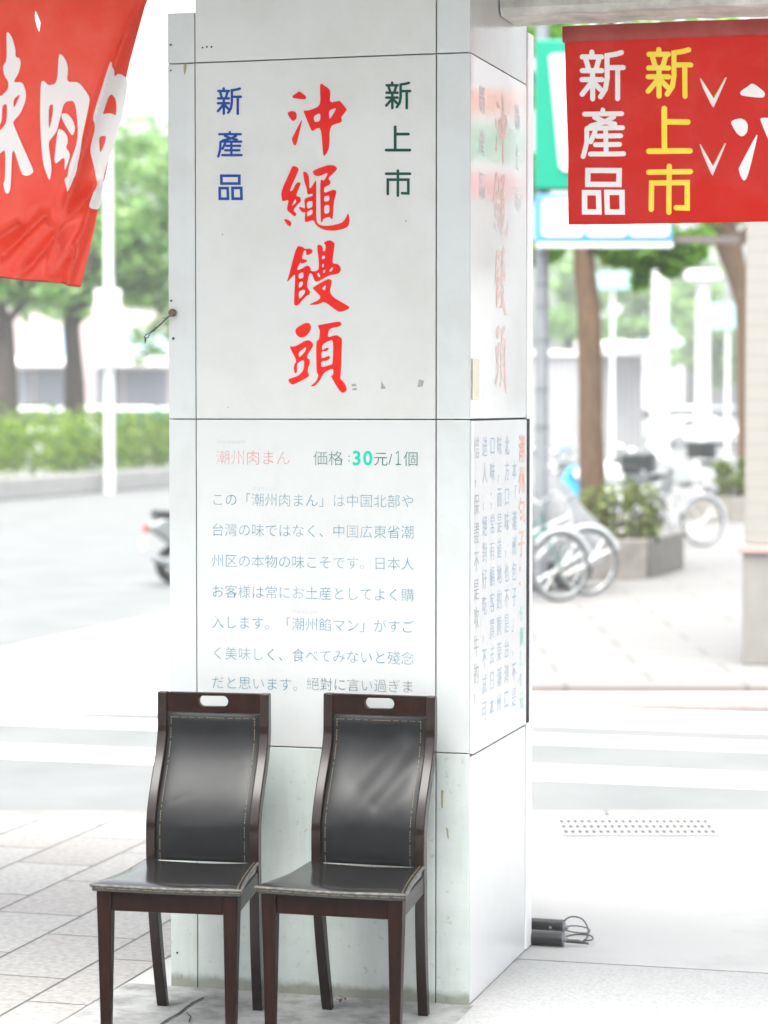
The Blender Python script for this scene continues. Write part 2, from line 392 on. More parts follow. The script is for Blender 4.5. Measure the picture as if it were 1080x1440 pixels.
# ------------------------------------------------------------------ mesh helpers
class MB:
    def __init__(self):
        self.v, self.f, self.m = [], [], []

    def add(self, verts, faces, mi=0, T=None):
        n = len(self.v)
        for p in verts:
            p = Vector(p)
            self.v.append(tuple(T @ p) if T is not None else tuple(p))
        for f in faces:
            self.f.append([n + i for i in f]); self.m.append(mi)
        return self

    def box(self, x0, x1, y0, y1, z0, z1, mi=0, T=None):
        v = [(x0, y0, z0), (x1, y0, z0), (x1, y1, z0), (x0, y1, z0), (x0, y0, z1), (x1, y0, z1), (x1, y1, z1), (x0, y1, z1)]
        f = [(0, 3, 2, 1), (4, 5, 6, 7), (0, 1, 5, 4), (1, 2, 6, 5), (2, 3, 7, 6), (3, 0, 4, 7)]
        return self.add(v, f, mi, T)

    def tube(self, pts, rad, n=10, mi=0, T=None, closed=False, caps=True):
        pts = [Vector(p) for p in pts]
        k = len(pts)
        rads = rad if isinstance(rad, (list, tuple)) else [rad] * k
        rings, prev = [], None
        for i, p in enumerate(pts):
            if closed:
                t = pts[(i + 1) % k] - pts[i - 1]
            else:
                t = pts[min(i + 1, k - 1)] - pts[max(i - 1, 0)]
            t.normalize()
            if prev is None:
                a = Vector((0, 0, 1)) if abs(t.z) < 0.9 else Vector((1, 0, 0))
                nrm = t.cross(a).normalized()
            else:
                nrm = (prev - t * prev.dot(t)).normalized()
            prev = nrm
            bi = t.cross(nrm)
            rings.append([p + (nrm * math.cos(2 * math.pi * j / n) + bi * math.sin(2 * math.pi * j / n)) * rads[i] for j in range(n)])
        v = [q for r_ in rings for q in r_]
        f = []
        rng = range(k) if closed else range(k - 1)
        for i in rng:
            i2 = (i + 1) % k
            for j in range(n):
                f.append((i * n + j, i * n + (j + 1) % n, i2 * n + (j + 1) % n, i2 * n + j))
        if caps and not closed:
            f.append(tuple(range(n - 1, -1, -1))); f.append(tuple((k - 1) * n + j for j in range(n)))
        return self.add(v, f, mi, T)

    def ring(self, c, axis, r, tube, n=36, m=8, mi=0, T=None):
        axis = Vector(axis).normalized()
        a = Vector((0, 0, 1)) if abs(axis.z) < 0.9 else Vector((1, 0, 0))
        u = axis.cross(a).normalized(); w = axis.cross(u)
        c = Vector(c)
        pts = [c + (u * math.cos(2 * math.pi * i / n) + w * math.sin(2 * math.pi * i / n)) * r for i in range(n)]
        return self.tube(pts, tube, m, mi, T, closed=True)

    def disc(self, c, axis, r, h, n=24, mi=0, T=None):
        axis = Vector(axis).normalized(); c = Vector(c)
        return self.tube([c - axis * h / 2, c + axis * h / 2], r, n, mi, T)

    def ball(self, c, r, n=16, m=10, mi=0, T=None):
        rx, ry, rz = r if isinstance(r, (tuple, list)) else (r, r, r)
        v = [(c[0], c[1], c[2] - rz)]
        for i in range(1, m):
            ph = -math.pi / 2 + math.pi * i / m
            for j in range(n):
                th = 2 * math.pi * j / n
                v.append((c[0] + rx * math.cos(ph) * math.cos(th), c[1] + ry * math.cos(ph) * math.sin(th), c[2] + rz * math.sin(ph)))
        v.append((c[0], c[1], c[2] + rz))
        f = [(0, 1 + (j + 1) % n, 1 + j) for j in range(n)]
        for i in range(m - 2):
            for j in range(n):
                a = 1 + i * n
                f.append((a + j, a + (j + 1) % n, a + n + (j + 1) % n, a + n + j))
        last = len(v) - 1; a = 1 + (m - 2) * n
        f += [(a + j, a + (j + 1) % n, last) for j in range(n)]
        return self.add(v, f, mi, T)

    def extrude_poly(self, pts, h0, h1, axis='y', mi=0, T=None, holes=()):
        """outline in two axes, extruded along the third; axis 'y': pts are (x, z); 'z': pts are (x, y)"""
        loops = [list(pts)] + [list(h) for h in holes]
        def mk(p, h):
            return (p[0], h, p[1]) if axis == 'y' else ((p[0], p[1], h) if axis == 'z' else (h, p[0], p[1]))
        flat = [p for lp in loops for p in lp]
        tri = tessellate_polygon([[Vector((p[0], p[1], 0)) for p in lp] for lp in loops])
        n = len(flat)
        v = [mk(p, h0) for p in flat] + [mk(p, h1) for p in flat]
        f = [tuple(t) for t in tri] + [tuple(n + i for i in reversed(t)) for t in tri]
        s = 0
        for lp in loops:
            k = len(lp)
            for i in range(k):
                a, b_ = s + i, s + (i + 1) % k
                f.append((a, b_, n + b_, n + a))
            s += k
        return self.add(v, f, mi, T)

    def build(self, name, mats, parent=None, smooth=False, bevel=0.0, segs=2, angle=35, norm=True):
        me = bpy.data.meshes.new(name)
        me.from_pydata(self.v, [], self.f)
        for m_ in (mats if isinstance(mats, (list, tuple)) else [mats]):
            me.materials.append(m_)
        me.polygons.foreach_set('material_index', self.m)
        if norm:
            bm = bmesh.new(); bm.from_mesh(me)
            bmesh.ops.recalc_face_normals(bm, faces=bm.faces)
            bm.to_mesh(me); bm.free()
        if smooth:
            me.polygons.foreach_set('use_smooth', [True] * len(me.polygons))
            try:
                me.set_sharp_from_angle(angle=R(angle))
            except Exception:
                pass
        me.update()
        o = bpy.data.objects.new(name, me)
        COL.objects.link(o)
        if parent is not None:
            o.parent = parent
        if bevel:
            bv = o.modifiers.new('bevel', 'BEVEL')
            bv.width = bevel; bv.segments = segs; bv.limit_method = 'ANGLE'; bv.angle_limit = R(40)
        return o

def tag(o, label=None, cat=None, group=None, kind=None):
    if label: o['label'] = label
    if cat: o['category'] = cat
    if group: o['group'] = group
    if kind: o['kind'] = kind
    return o

def empty(name, loc=(0, 0, 0), rz=0.0, label=None, cat=None, group=None):
    o = bpy.data.objects.new(name, None)
    o.empty_display_size = 0.1
    COL.objects.link(o)
    o.location = loc; o.rotation_euler = (0, 0, rz)
    return tag(o, label, cat, group)

def copy_tree(o, parent=None):
    c = o.copy()
    COL.objects.link(c)
    c.parent = parent
    for ch in list(o.children):
        copy_tree(ch, c)
    return c

def structure(name, mb, m, **k):
    return tag(mb.build(name, m, **k), kind='structure')

# ------------------------------------------------------------------ lettering
_gl = {}
def glyph(ch, off):
    key = (ch, off)
    if key not in _gl:
        c = bpy.data.curves.new('glyph', 'FONT')
        c.body = ch; c.size = 1.0; c.offset = off; c.resolution_u = 3
        o = bpy.data.objects.new('glyph', c)
        COL.objects.link(o)
        bpy.context.view_layer.update()
        dg = bpy.context.evaluated_depsgraph_get()
        me = bpy.data.meshes.new_from_object(o.evaluated_get(dg))
        _gl[key] = ([tuple(v.co) for v in me.vertices], [tuple(p.vertices) for p in me.polygons])
        bpy.data.objects.remove(o); bpy.data.curves.remove(c); bpy.data.meshes.remove(me)
    return _gl[key]

def text_into(mb, s, place, pitch=1.0, off=-0.008, vertical=False, mi=0):
    """place(u, v) -> 3D point, u, v in em units from the first glyph's lower-left em corner"""
    for i, ch in enumerate(s):
        if ch == ' ':
            continue
        v, f = glyph(ch, off)
        du, dv = (0, -i * pitch) if vertical else (i * pitch, 0)
        mb.add([place(p[0] + du, p[1] + dv) for p in v], f, mi)

def smooth_loop(pts, it=2):
    pts = [Vector((p[0], p[1])) for p in pts]
    for _ in range(it):
        q, n = [], len(pts)
        for i in range(n):
            a, b_ = pts[i], pts[(i + 1) % n]
            k = 0.2
            q.append(a.lerp(b_, k)); q.append(a.lerp(b_, 1 - k))
        pts = q
    return [(p.x, p.y) for p in pts]

def stroke_poly(pts, hw, n=6):
    """one brush line of round pen: quad strip with mitred joints and round ends, no overlaps. returns verts, faces (2D)"""
    pts = [Vector((p[0], p[1])) for p in pts]
    k = len(pts)
    v, f = [], []
    left, right = [], []
    for i, p in enumerate(pts):
        d0 = (pts[i] - pts[i - 1]).normalized() if i > 0 else None
        d1 = (pts[i + 1] - pts[i]).normalized() if i < k - 1 else None
        if d0 is None: d0 = d1
        if d1 is None: d1 = d0
        n0 = Vector((-d0.y, d0.x)); n1 = Vector((-d1.y, d1.x))
        m_ = (n0 + n1)
        m_ = m_ / max(m_.dot(n0), 0.5)
        left.append(p + m_ * hw); right.append(p - m_ * hw)
    for i in range(k):
        v.append(left[i]); v.append(right[i])
    for i in range(k - 1):
        f.append((2 * i, 2 * i + 1, 2 * i + 3, 2 * i + 2))
    for e in (0, k - 1):
        d = (pts[1] - pts[0]).normalized() * -1 if e == 0 else (pts[-1] - pts[-2]).normalized()
        a0 = left[e] if e else right[e]
        a1 = right[e] if e else left[e]
        s = len(v)
        r0 = a0 - pts[e]
        ring = []
        for j in range(n + 1):
            ang = -math.pi * j / n
            q = Vector((r0.x * math.cos(ang) - r0.y * math.sin(ang), r0.x * math.sin(ang) + r0.y * math.cos(ang)))
            ring.append(pts[e] + q)
        v += ring
        f.append(tuple(range(s, s + n + 1)))
    return v, f

KIT = {  # stroke skeletons of the round gothic characters (units of the banner close-up), box = outer extent
 '新': ((105, 80, 470, 482), 20, [[(205, 100), (205, 130)], [(130, 137), (280, 137)], [(157, 155), (177, 225)], [(258, 155), (238, 225)],
        [(128, 243), (280, 243)], [(125, 312), (280, 312)], [(208, 243), (208, 462)], [(195, 340), (125, 425)], [(222, 340), (272, 392)],
        [(435, 103), (395, 115), (322, 127), (322, 300), (308, 385), (270, 447)], [(335, 220), (450, 220)], [(405, 225), (405, 462)]]),
 '產': ((113, 530, 470, 932), 19, [[(288, 550), (288, 578)], [(143, 580), (438, 580)], [(222, 605), (300, 640), (385, 662)], [(375, 605), (300, 645), (190, 672)],
        [(165, 690), (445, 690)], [(160, 695), (158, 800), (130, 910)], [(225, 715), (190, 795)], [(240, 752), (430, 752)], [(225, 818), (420, 818)],
        [(185, 890), (450, 890)], [(310, 695), (310, 890)]]),
 '品': ((125, 997, 463, 1372), 21, [[(290, 1020), (412, 1020), (412, 1130), (172, 1130), (170, 1020), (290, 1020)], [(205, 1195), (255, 1195), (260, 1345), (150, 1345), (148, 1195), (205, 1195)],
        [(380, 1192), (438, 1192), (442, 1345), (324, 1345), (320, 1192), (380, 1192)]]),
 '上': ((627, 520, 996, 902), 22, [[(772, 542), (772, 872)], [(790, 645), (953, 645)], [(648, 872), (973, 872)]]),
 '市': ((625, 968, 1000, 1372), 21, [[(810, 990), (810, 1350)], [(646, 1035), (979, 1035)], [(670, 1326), (670, 1120), (955, 1120), (955, 1318), (868, 1315)]]),
}
def kit_into(mb, ch, box, place, dz=0.00008, weight=1.0, split=None):
    """place(px, py, lift) -> 3D; box = target extent in photo pixels"""
    (bx0, by0, bx1, by1), hw, strokes = KIT[ch]
    sx, sy = (box[2] - box[0]) / (bx1 - bx0), (box[3] - box[1]) / (by1 - by0)
    s_ = (sx + sy) / 2
    for i, st in enumerate(strokes):
        pts = [(box[0] + (x - bx0) * sx, box[1] + (y - by0) * sy) for x, y in st]
        v, f = stroke_poly(pts, hw * s_ * weight)
        mb.add([place(p.x, p.y, i * dz) for p in v], f)

BRUSH = {}
def brush(name, k, ox, oy, items):
    out = []
    for o_, hs in items:
        out.append(([(ox + x / k, oy + y / k) for x, y in o_], [[(ox + x / k, oy + y / k) for x, y in h] for h in hs]))
    BRUSH[name] = out
brush('沖', 9.818, 390, 105, [
 ([(600,125),(615,125),(740,210),(720,390),(850,360),(870,365),(960,475),(955,495),(880,590),(895,630),(880,660),(725,705),(720,1020),(660,1120),(640,1120),(630,1080),(603,735),(530,745),(505,775),(480,775),(465,760),(365,520),(365,495),(440,495),(598,430),(588,150)],
  [[(500,572),(595,527),(595,640),(515,660)], [(715,490),(800,465),(810,475),(735,605),(715,605)]]),
 ([(295,230),(325,240),(395,295),(400,320),(385,345),(215,325),(207,300),(225,280),(270,252)], []),
 ([(135,530),(170,508),(215,500),(250,515),(270,550),(265,605),(240,635),(215,640),(180,610)], []),
 ([(338,615),(342,640),(275,930),(255,975),(238,980),(215,945),(200,890),(210,865)], [])])
brush('繩', 9.391, 385, 225, [
 ([(245,78),(300,85),(328,115),(325,150),(205,410),(245,410),(300,300),(340,293),(360,310),(290,478),(345,485),(360,520),(355,555),(325,575),(255,665),(298,705),(295,735),(270,745),(225,705),(180,670),(175,630),(200,525),(125,548),(107,530),(95,420),(215,150)],
  [[(285,510),(300,560),(245,605),(243,595)]]),
 ([(130,780),(185,785),(235,820),(230,870),(205,878),(165,840)], []),
 ([(390,152),(430,158),(460,200),(470,290),(470,385),(510,345),(550,265),(562,290),(560,800),(590,850),(650,870),(760,865),(890,835),(945,780),(985,690),(1005,800),(990,870),(930,910),(800,937),(690,930),(610,900),(550,850),(525,790),(430,825),(405,800),(420,690),(380,695),(340,650),(330,625),(350,618),(405,640),(415,630),(400,520),(440,495),(515,475),(510,440),(460,458),(440,440),(440,390),(405,290),(388,180)],
  [[(435,555),(512,537),(512,625),(440,645)], [(440,682),(512,648),(512,715),(440,752)]]),
 ([(505,150),(600,105),(720,65),(800,70),(838,105),(830,135),(730,230),(725,250),(752,285),(745,325),(665,360),(665,440),(770,395),(815,395),(830,425),(795,545),(780,775),(765,783),(735,750),(660,772),(640,820),(628,825),(620,800),(610,245),(665,280),(720,165),(650,195),(590,215),(540,205)],
  [[(665,478),(735,470),(735,540),(665,555)], [(666,600),(735,590),(735,700),(667,715)]])])
brush('饅', 9.818, 390, 330, [
 ([(265,152),(350,168),(385,200),(450,190),(490,215),(480,255),(430,282),(395,275),(400,225),(370,215),(335,335),(400,345),(418,372),(335,405),(320,375),(265,495),(340,470),(400,428),(440,432),(462,470),(460,495),(505,510),(570,490),(575,380),(545,140),(600,140),(628,170),(630,230),(660,230),(670,150),(637,115),(690,80),(740,78),(790,115),(793,140),(755,400),(830,400),(870,440),(880,490),(850,535),(800,550),(725,558),(560,650),(520,645),(500,600),(480,545),(445,525),(405,715),(455,785),(450,825),(405,840),(295,965),(265,985),(235,970),(230,930),(248,560),(235,550),(140,655),(135,640),(150,600)],
  [[(295,540),(360,515),(360,600),(295,610)], [(300,655),(355,645),(350,700),(295,745)], [(295,785),(375,755),(390,800),(300,900)], [(620,290),(660,290),(655,335),(615,335)],
   [(620,405),(645,405),(640,450),(618,450)], [(545,545),(570,520),(595,575),(575,590)], [(630,495),(668,485),(655,520),(635,535)], [(715,500),(745,460),(772,450),(765,480),(735,515)]]),
 ([(690,612),(735,615),(757,640),(715,830),(990,990),(1000,1010),(960,1040),(870,1068),(825,1055),(650,920),(560,965),(450,970),(445,960),(560,910),(605,855),(495,750),(490,735),(510,715)],
  [[(612,740),(668,695),(670,720),(655,775)]])])
brush('頭', 9.818, 390, 440, [
 ([(405,135),(445,145),(468,190),(455,250),(410,310),(350,342),(300,335),(255,290),(248,235),(270,205),(350,155)], []),
 ([(160,455),(235,470),(400,375),(450,380),(495,420),(490,470),(415,580),(410,625),(445,640),(450,690),(415,795),(440,855),(430,885),(240,985),(205,990),(160,955),(150,920),(180,905),(290,870),(365,790),(372,640),(285,690),(270,730),(275,810),(260,835),(240,830),(225,770),(235,710),(270,665)],
  [[(295,545),(385,475),(400,480),(385,530),(310,615),(295,590)]]),
 ([(555,175),(600,163),(860,115),(885,140),(880,170),(855,190),(715,215),(690,345),(815,300),(885,345),(895,370),(875,885),(865,905),(930,970),(960,1040),(955,1075),(920,1105),(885,1100),(840,1050),(740,875),(745,862),(770,862),(775,760),(645,820),(590,930),(530,1000),(490,1018),(462,1010),(470,1000),(540,945),(570,855),(540,820),(535,385),(575,375),(590,240)],
  [[(620,440),(700,390),(775,370),(765,710),(740,715),(605,755),(605,668),(690,660),(730,625),(725,595),(700,595),(610,635),(610,530),(680,530),(712,500),(705,482),(680,485),(615,520)]])])
brush('束', 4.909, 0, 40, [
 ([(60,35),(75,30),(100,70),(120,150),(118,200),(150,210),(155,250),(140,310),(108,360),(108,375),(165,372),(190,440),(188,500),(150,590),(100,640),(97,660),(160,800),(250,985),(240,1005),(205,1022),(170,1015),(155,990),(90,800),(80,1110),(60,1145),(40,1135),(22,1070),(38,1050),(40,830),(0,865),(-60,900),(-60,720),(0,710),(50,650),(55,520),(20,530),(15,660),(-60,690),(-60,480),(0,470),(20,465),(65,420),(65,365),(40,335),(28,265),(60,225)],
  [[(100,490),(145,455),(140,480),(100,560)]])])
brush('肉', 4.909, 0, 40, [
 ([(422,178),(450,190),(480,235),(492,290),(483,378),(570,376),(640,470),(648,510),(610,700),(595,780),(600,960),(515,1165),(465,1045),(495,1030),(500,960),(560,800),(565,690),(545,505),(468,512),(440,620),(415,720),(360,785),(358,820),(380,960),(370,1040),(360,1055),(320,950),(305,820),(292,600),(295,380),(315,362),(350,400),(415,385)],
  [[(355,540),(388,525),(385,600),(358,720)]]),
 ([(445,595),(490,592),(530,640),(548,700),(530,745),(515,740),(455,640)], []),
 ([(425,695),(460,710),(490,745),(495,790),(480,830),(505,860),(508,895),(475,985),(470,975),(472,885),(395,955),(410,800)], [])])
brush('包', 4.909, 0, 40, [
 ([(795,235),(815,255),(838,300),(832,350),(855,320),(906,355),(866,590),(816,770),(736,1000),(731,1120),(706,1255),(650,1250),(685,1130),(680,1020),(660,880),(665,830),(710,680),(693,620),(695,580),(775,290)],
  [[(800,455),(828,500),(822,610),(800,595),(770,595),(750,605),(755,585)], [(712,755),(757,745),(745,800),(712,875)]])])

def brush_into(mb, name, place, tf=None, it=2):
    for o_, hs in BRUSH[name]:
        loops = [smooth_loop(l, it) for l in [o_] + hs]
        if tf:
            loops = [[tf(*p) for p in l] for l in loops]
        tri = tessellate_polygon([[Vector((p[0], p[1], 0)) for p in l] for l in loops])
        flat = [p for l in loops for p in l]
        mb.add([place(p[0], p[1], 0.0) for p in flat], [tuple(t) for t in tri])

# ================================================================== SETTING
g = MB().add([(-700, -40, -0.16), (700, -40, -0.16), (700, 1200, -0.16), (-700, 1200, -0.16)], [(0, 1, 2, 3)])
structure('ground', g, M['asphalt'])

# near pavement: a slab up to the kerb at Y = 11.3
KY = 11.32
sl = MB().box(-14, 14, -6, KY - 0.16, -0.15, 0.0)
structure('pavement', sl, M['pale_conc'])
kb = MB()
x = -14.0
while x < 14:
    kb.box(x + 0.004, x + 0.996, KY - 0.157, KY, -0.15, 0.003)
    x += 1.0
structure('kerb', kb, M['kerb'], bevel=0.012)
tiles = MB()
TX = -1.12           # tiles lie left of this local x
def wl(x, y, z):
    p = world_of(x, y, z); return (p.x, p.y, p.z)
def clip_y(x, ymax):   # local y on the line world Y = ymax
    return (ymax - PC.y - EX.y * x) / EY.y
tl = empty('tile_origin') if False else None
tmb = MB().add([(-9, -7, 0.004), (TX, -7, 0.004), (TX, clip_y(TX, KY - 0.17), 0.004), (-9, clip_y(-9, KY - 0.17), 0.004)], [(0, 1, 2, 3)])
tobj = structure('tile_paving', tmb, M['paving'])
tobj.location = PC; tobj.rotation_euler = (0, 0, PROT)
# mortar collar about the pillar, terrazzo arcade floor on the right, its joint
cmb = MB().add([(TX + 0.004, -3.0, 0.004), (0.016, -3.0, 0.004), (0.016, 0.0, 0.004), (TX + 0.004, 0.0, 0.004)], [(0, 1, 2, 3)])
cm = structure('mortar_floor', cmb, M['mortar']); cm.location = PC; cm.rotation_euler = (0, 0, PROT)
fmb = MB().add([(0.02, -3.0, 0.004), (6, -3.0, 0.004), (6, 0.72, 0.004), (0.016, 0.655, 0.004)], [(0, 1, 2, 3)])
fm = structure('arcade_floor', fmb, M['terrazzo']); fm.location = PC; fm.rotation_euler = (0, 0, PROT)
smb = MB().add([(0.0, 0.657, 0.005), (6, 0.722, 0.005), (6, 0.735, 0.005), (0.0, 0.668, 0.005)], [(0, 1, 2, 3)])
sm = structure('floor_joint', smb, M['seam']); sm.location = PC; sm.rotation_euler = (0, 0, PROT)
# cracks in the mortar
def crack(pts, w0=0.004):
    mb = MB()
    P_ = [ground(*p) for p in pts]
    for i in range(len(P_) - 1):
        a, b_ = P_[i], P_[i + 1]
        d = (b_ - a).normalized(); n_ = Vector((-d.y, d.x, 0)) * w0
        mb.add([(a + n_).to_tuple(), (a - n_).to_tuple(), (b_ - n_).to_tuple(), (b_ + n_).to_tuple()], [(0, 1, 2, 3)])
        for k_ in range(4):
            v = list(mb.v[-4 + k_]); v[2] = 0.008 + 0.0002 * (i % 2); mb.v[-4 + k_] = tuple(v)
    o = structure('floor_crack', mb, M['crack'])
crack([(286, 1406), (272, 1413), (262, 1420), (251, 1429), (236, 1437), (224, 1446)])
crack([(262, 1427), (268, 1433), (266, 1441)], 0.002)

# crosswalk stripes across the side street, parallel to the pillar front
def stripe(y0, y1, x0=-8, x1=9):
    mb = MB().add([(x0, y0, 0), (x1, y0, 0), (x1, y1, 0), (x0, y1, 0)], [(0, 1, 2, 3)])
    o = structure('crosswalk_stripe', mb, M['paint_white'])
    o.location = (PC.x, PC.y, -0.156); o.rotation_euler = (0, 0, PROT)
def ly(px, py):
    return local(ground(px, py, -0.156)).y
for (pa, pb) in (((800, 1098), (800, 1077)), ((800, 1047), (800, 1034)), ((800, 1021), (800, 1008)), ((100, 1131), (100, 1143))):
    if pa[0] == 100: continue
    stripe(ly(*pa), ly(*pb))
stripe(ly(800, 1002), ly(800, 995))
# far pavement on the right, its red kerb line
p0, p1 = ground(640, 990, -0.156), ground(1080, 996, -0.156)
fp = MB().box(0.55, 16, 16.55, 60, -0.158, -0.02)
structure('far_pavement', fp, M['far_paving'])
rk = MB().box(0.55, 16, 16.44, 16.546, -0.158, -0.06)
structure('red_kerb', rk, M['paint_red'], bevel=0.01)
# paler sheet over the road on the left beyond the crossing
lc = MB()
q = [ground(-200, 1000, -0.152), ground(700, 1010, -0.152), ground(700, 790, -0.152), ground(232, 862, -0.152), ground(0, 912, -0.152), ground(-300, 985, -0.152)]
lc.add([tuple(p) for p in q], [tuple(range(6))])
structure('pale_road', lc, M['pale_conc'])

# ================================================================== PILLAR
pil = empty('tiled_pillar', (PC.x, PC.y, 0), PROT,
            'white tiled square pillar with red brush lettering down its front behind two chairs', 'pillar')
GT = 0.012     # tile thickness
xs = [-W, front(275.5, 590)[0], front(613, 590)[0], 0.0]
z_top_l = front(255, 18)[1]
zr = [0.0, side(660, 1060)[1], side(660, 590)[1], side(660, 73)[1], 3.44]
core = MB()
core.box(xs[1] + 0.005, -GT - 0.001, GT + 0.001, D - 0.03, 0.0, 3.43)
core.box(-W + GT, xs[1] + 0.004, GT + 0.001, D - 0.03, 0.0, z_top_l - 0.006)
core.build('core', M['grout'], pil)
gap = 0.0018
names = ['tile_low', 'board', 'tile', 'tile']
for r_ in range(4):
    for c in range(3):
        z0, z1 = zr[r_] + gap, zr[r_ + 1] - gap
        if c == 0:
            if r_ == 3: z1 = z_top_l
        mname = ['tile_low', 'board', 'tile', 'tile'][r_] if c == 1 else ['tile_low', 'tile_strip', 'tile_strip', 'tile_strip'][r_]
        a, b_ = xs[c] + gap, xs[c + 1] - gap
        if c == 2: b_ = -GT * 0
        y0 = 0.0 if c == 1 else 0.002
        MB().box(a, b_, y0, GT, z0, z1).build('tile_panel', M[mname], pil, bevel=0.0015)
# right face
DM = side(739, 900)[0]
yr = [GT + 0.002, DM - gap]
rows = [(0.004, side(700, 1041)[1] - 0.004, 'board_lit', 0.0), (zr[2] + gap, zr[3] - gap, 'tile_side_lit', 0.0), (zr[3] + gap, zr[4], 'tile', 0.0)]
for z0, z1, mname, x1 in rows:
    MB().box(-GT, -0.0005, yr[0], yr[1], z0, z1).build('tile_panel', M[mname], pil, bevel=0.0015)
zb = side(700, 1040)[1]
MB().box(-GT, 0.010, yr[0] + 0.002, DM - 0.033, zb + 0.004, zr[2] - 0.004).build('sign_board', M['board_lit'], pil, bevel=0.002)
MB().box(-GT, 0.0115, DM - 0.031, DM + 0.006, zb + 0.006, zr[2] - 0.002).build('board_side_strip', M['hole'], pil)  # raised dark strip along the board's far edge
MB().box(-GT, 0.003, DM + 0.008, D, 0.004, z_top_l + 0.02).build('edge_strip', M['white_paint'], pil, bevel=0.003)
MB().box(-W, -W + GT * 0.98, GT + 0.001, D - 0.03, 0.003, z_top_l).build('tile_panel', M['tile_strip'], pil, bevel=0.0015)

def on_front(lift=0.0006):
    def f(px, py, l):
        x_, z_ = front(px, py)
        return (x_, -lift - l, z_)
    return f
def lettering(mb, m):
    return mb.build('lettering', m, pil, norm=False)
mb = MB()
for ch in '沖繩饅頭':
    brush_into(mb, ch, on_front())
lettering(mb, M['red'])
zo = lambda b_: tuple((270 if i % 2 == 0 else 90) + v / 3.086 for i, v in enumerate(b_))
mb = MB()
for ch, b_ in zip('新產品', [(107, 100, 219, 222), (109, 290, 222, 408), (113, 478, 222, 593)]):
    kit_into(mb, ch, zo(b_), on_front(), weight=0.92)
lettering(mb, M['blue'])
mb = MB()
for ch, b_ in zip('新上市', [(837, 75, 953, 198), (836, 266, 953, 383), (836, 456, 953, 578)]):
    kit_into(mb, ch, zo(b_), on_front(), weight=0.92)
lettering(mb, M['green'])

# lower panel: faded Japanese notice
def line(mb, s, px0, px1, py, nchar=None, size=1.0, off=-0.012, mi=0, dy=0.0):
    n = nchar or len(s)
    x0, z0 = front(px0, py + dy); x1, _ = front(px1, py + dy)
    pitch = (x1 - x0) / n
    em = pitch * size
    def place(u, v):
        return (x0 + u * em, -0.0008, z0 + v * em - 0.38 * em)
    text_into(mb, s, place, pitch=1 / size, off=off, mi=mi)
notice = [('この「潮州肉まん」は中国北部や', 702), ('台灣の味ではなく、中国広東省潮', 744.5), ('州区の本物の味こそです。日本人', 788),
          ('お客様は常にお土産としてよく購', 831), ('入します。「潮州餡マン」がすご', 874.5), ('く美味しく、食べてみないと殘念', 918)]
for s, py in notice:
    cut = 9 if py < 760 else 11
    mb = MB(); line(mb, s, 297, 583, py, off=-0.010)
    lettering(mb, M['ink_blue'])
mb = MB(); line(mb, 'だと思います。', 297, 297 + 286 * 7 / 15, 959, off=-0.010); lettering(mb, M['ink_blue'])
mb = MB(); line(mb, '絕對に言い過ぎま', 297 + 286 * 7 / 15, 583, 961, off=-0.010); lettering(mb, M['ink_grey'])
mb = MB(); line(mb, '潮州肉まん', 303, 409, 643, off=-0.010); lettering(mb, M['ink_red'])
mb = MB(); line(mb, '価格', 440, 483, 644, off=-0.008); line(mb, ':', 489, 502, 642, size=1.4, off=-0.0)
line(mb, '元/', 525, 567, 645, off=-0.006); 
for st in ([(557.5, 637.5), (560.2, 634.5), (560.2, 653)], [(557, 653.2), (563.5, 653.2)]):
    v_, f_ = stroke_poly(st, 0.75)
    mb.add([on_front(0.0009)(p.x, p.y, 0) for p in v_], f_)
line(mb, '個', 567, 589, 645, off=-0.008)
lettering(mb, M['ink_green'])
mb = MB(); line(mb, '30', 495, 495 + 31, 643, nchar=2, size=1.75, off=0.022); lettering(mb, M['teal'])
mb = MB(); line(mb, 'チョウシュウ', 305, 345, 621, off=-0.008); line(mb, 'チョウシュウ', 355, 390, 687, off=-0.008); line(mb, 'チョウシュウ', 411, 447, 860, off=-0.008)
lettering(mb, M['ink_pale'])

# right face, upper panel: the same words again, nearly bleached away
XF = front(450, 330)[0]
def on_side(px, py, l):
    x_, z_ = front(px, py)
    return (0.0002 + l * 0.5, 0.433 + (x_ - XF) * 0.93, z_)
for chs, boxes, m_ in (('新產品', [(107, 100, 219, 222), (109, 290, 222, 408), (113, 478, 222, 593)], 'faint_grey'),
                       ('新上市', [(837, 75, 953, 198), (836, 266, 953, 383), (836, 456, 953, 578)], 'faint_grey')):
    mb = MB()
    for ch, b_ in zip(chs, boxes):
        kit_into(mb, ch, zo(b_), on_side, weight=0.8)
    lettering(mb, M[m_])
mb = MB()
for ch in '沖繩饅頭':
    brush_into(mb, ch, on_side)
lettering(mb, M['faint_red'])
# right face, lower board: columns of Chinese
def column(s, px, py0, py1, m_, n, size=0.84, off=-0.006):
    y0, z0 = side(px, py0); _, z1 = side(px, py1)
    pitch = (z0 - z1) / n
    em = pitch * size
    def place(u, v):
        return (0.0108, y0 + (u - 0.5) * em, z0 - em * 0.88 + v * em)
    mb = MB(); text_into(mb, s, place, pitch=1 / size, off=off, vertical=True)
    lettering(mb, M[m_])
column('惜，保證不是吹牛的！', 665.5, 613, 1010, 'side_dark', 10)
column('送人，絕對好吃，不試可', 677, 612, 1020, 'side_blue', 11)
column('口味；常有顧客買去日本', 688, 611, 1014, 'side_blue', 11)
column('味，而是道地的廣東潮州', 698, 611, 1008, 'side_blue', 11)
column('北方口味，也不是台灣口', 708.5, 611, 1003, 'side_blue', 11)
column('本「潮州包子」、不是', 719, 646, 1000, 'side_blue', 10)
column('潮州包子：', 729.5, 610, 830, 'side_red', 5, size=0.95, off=0.012)
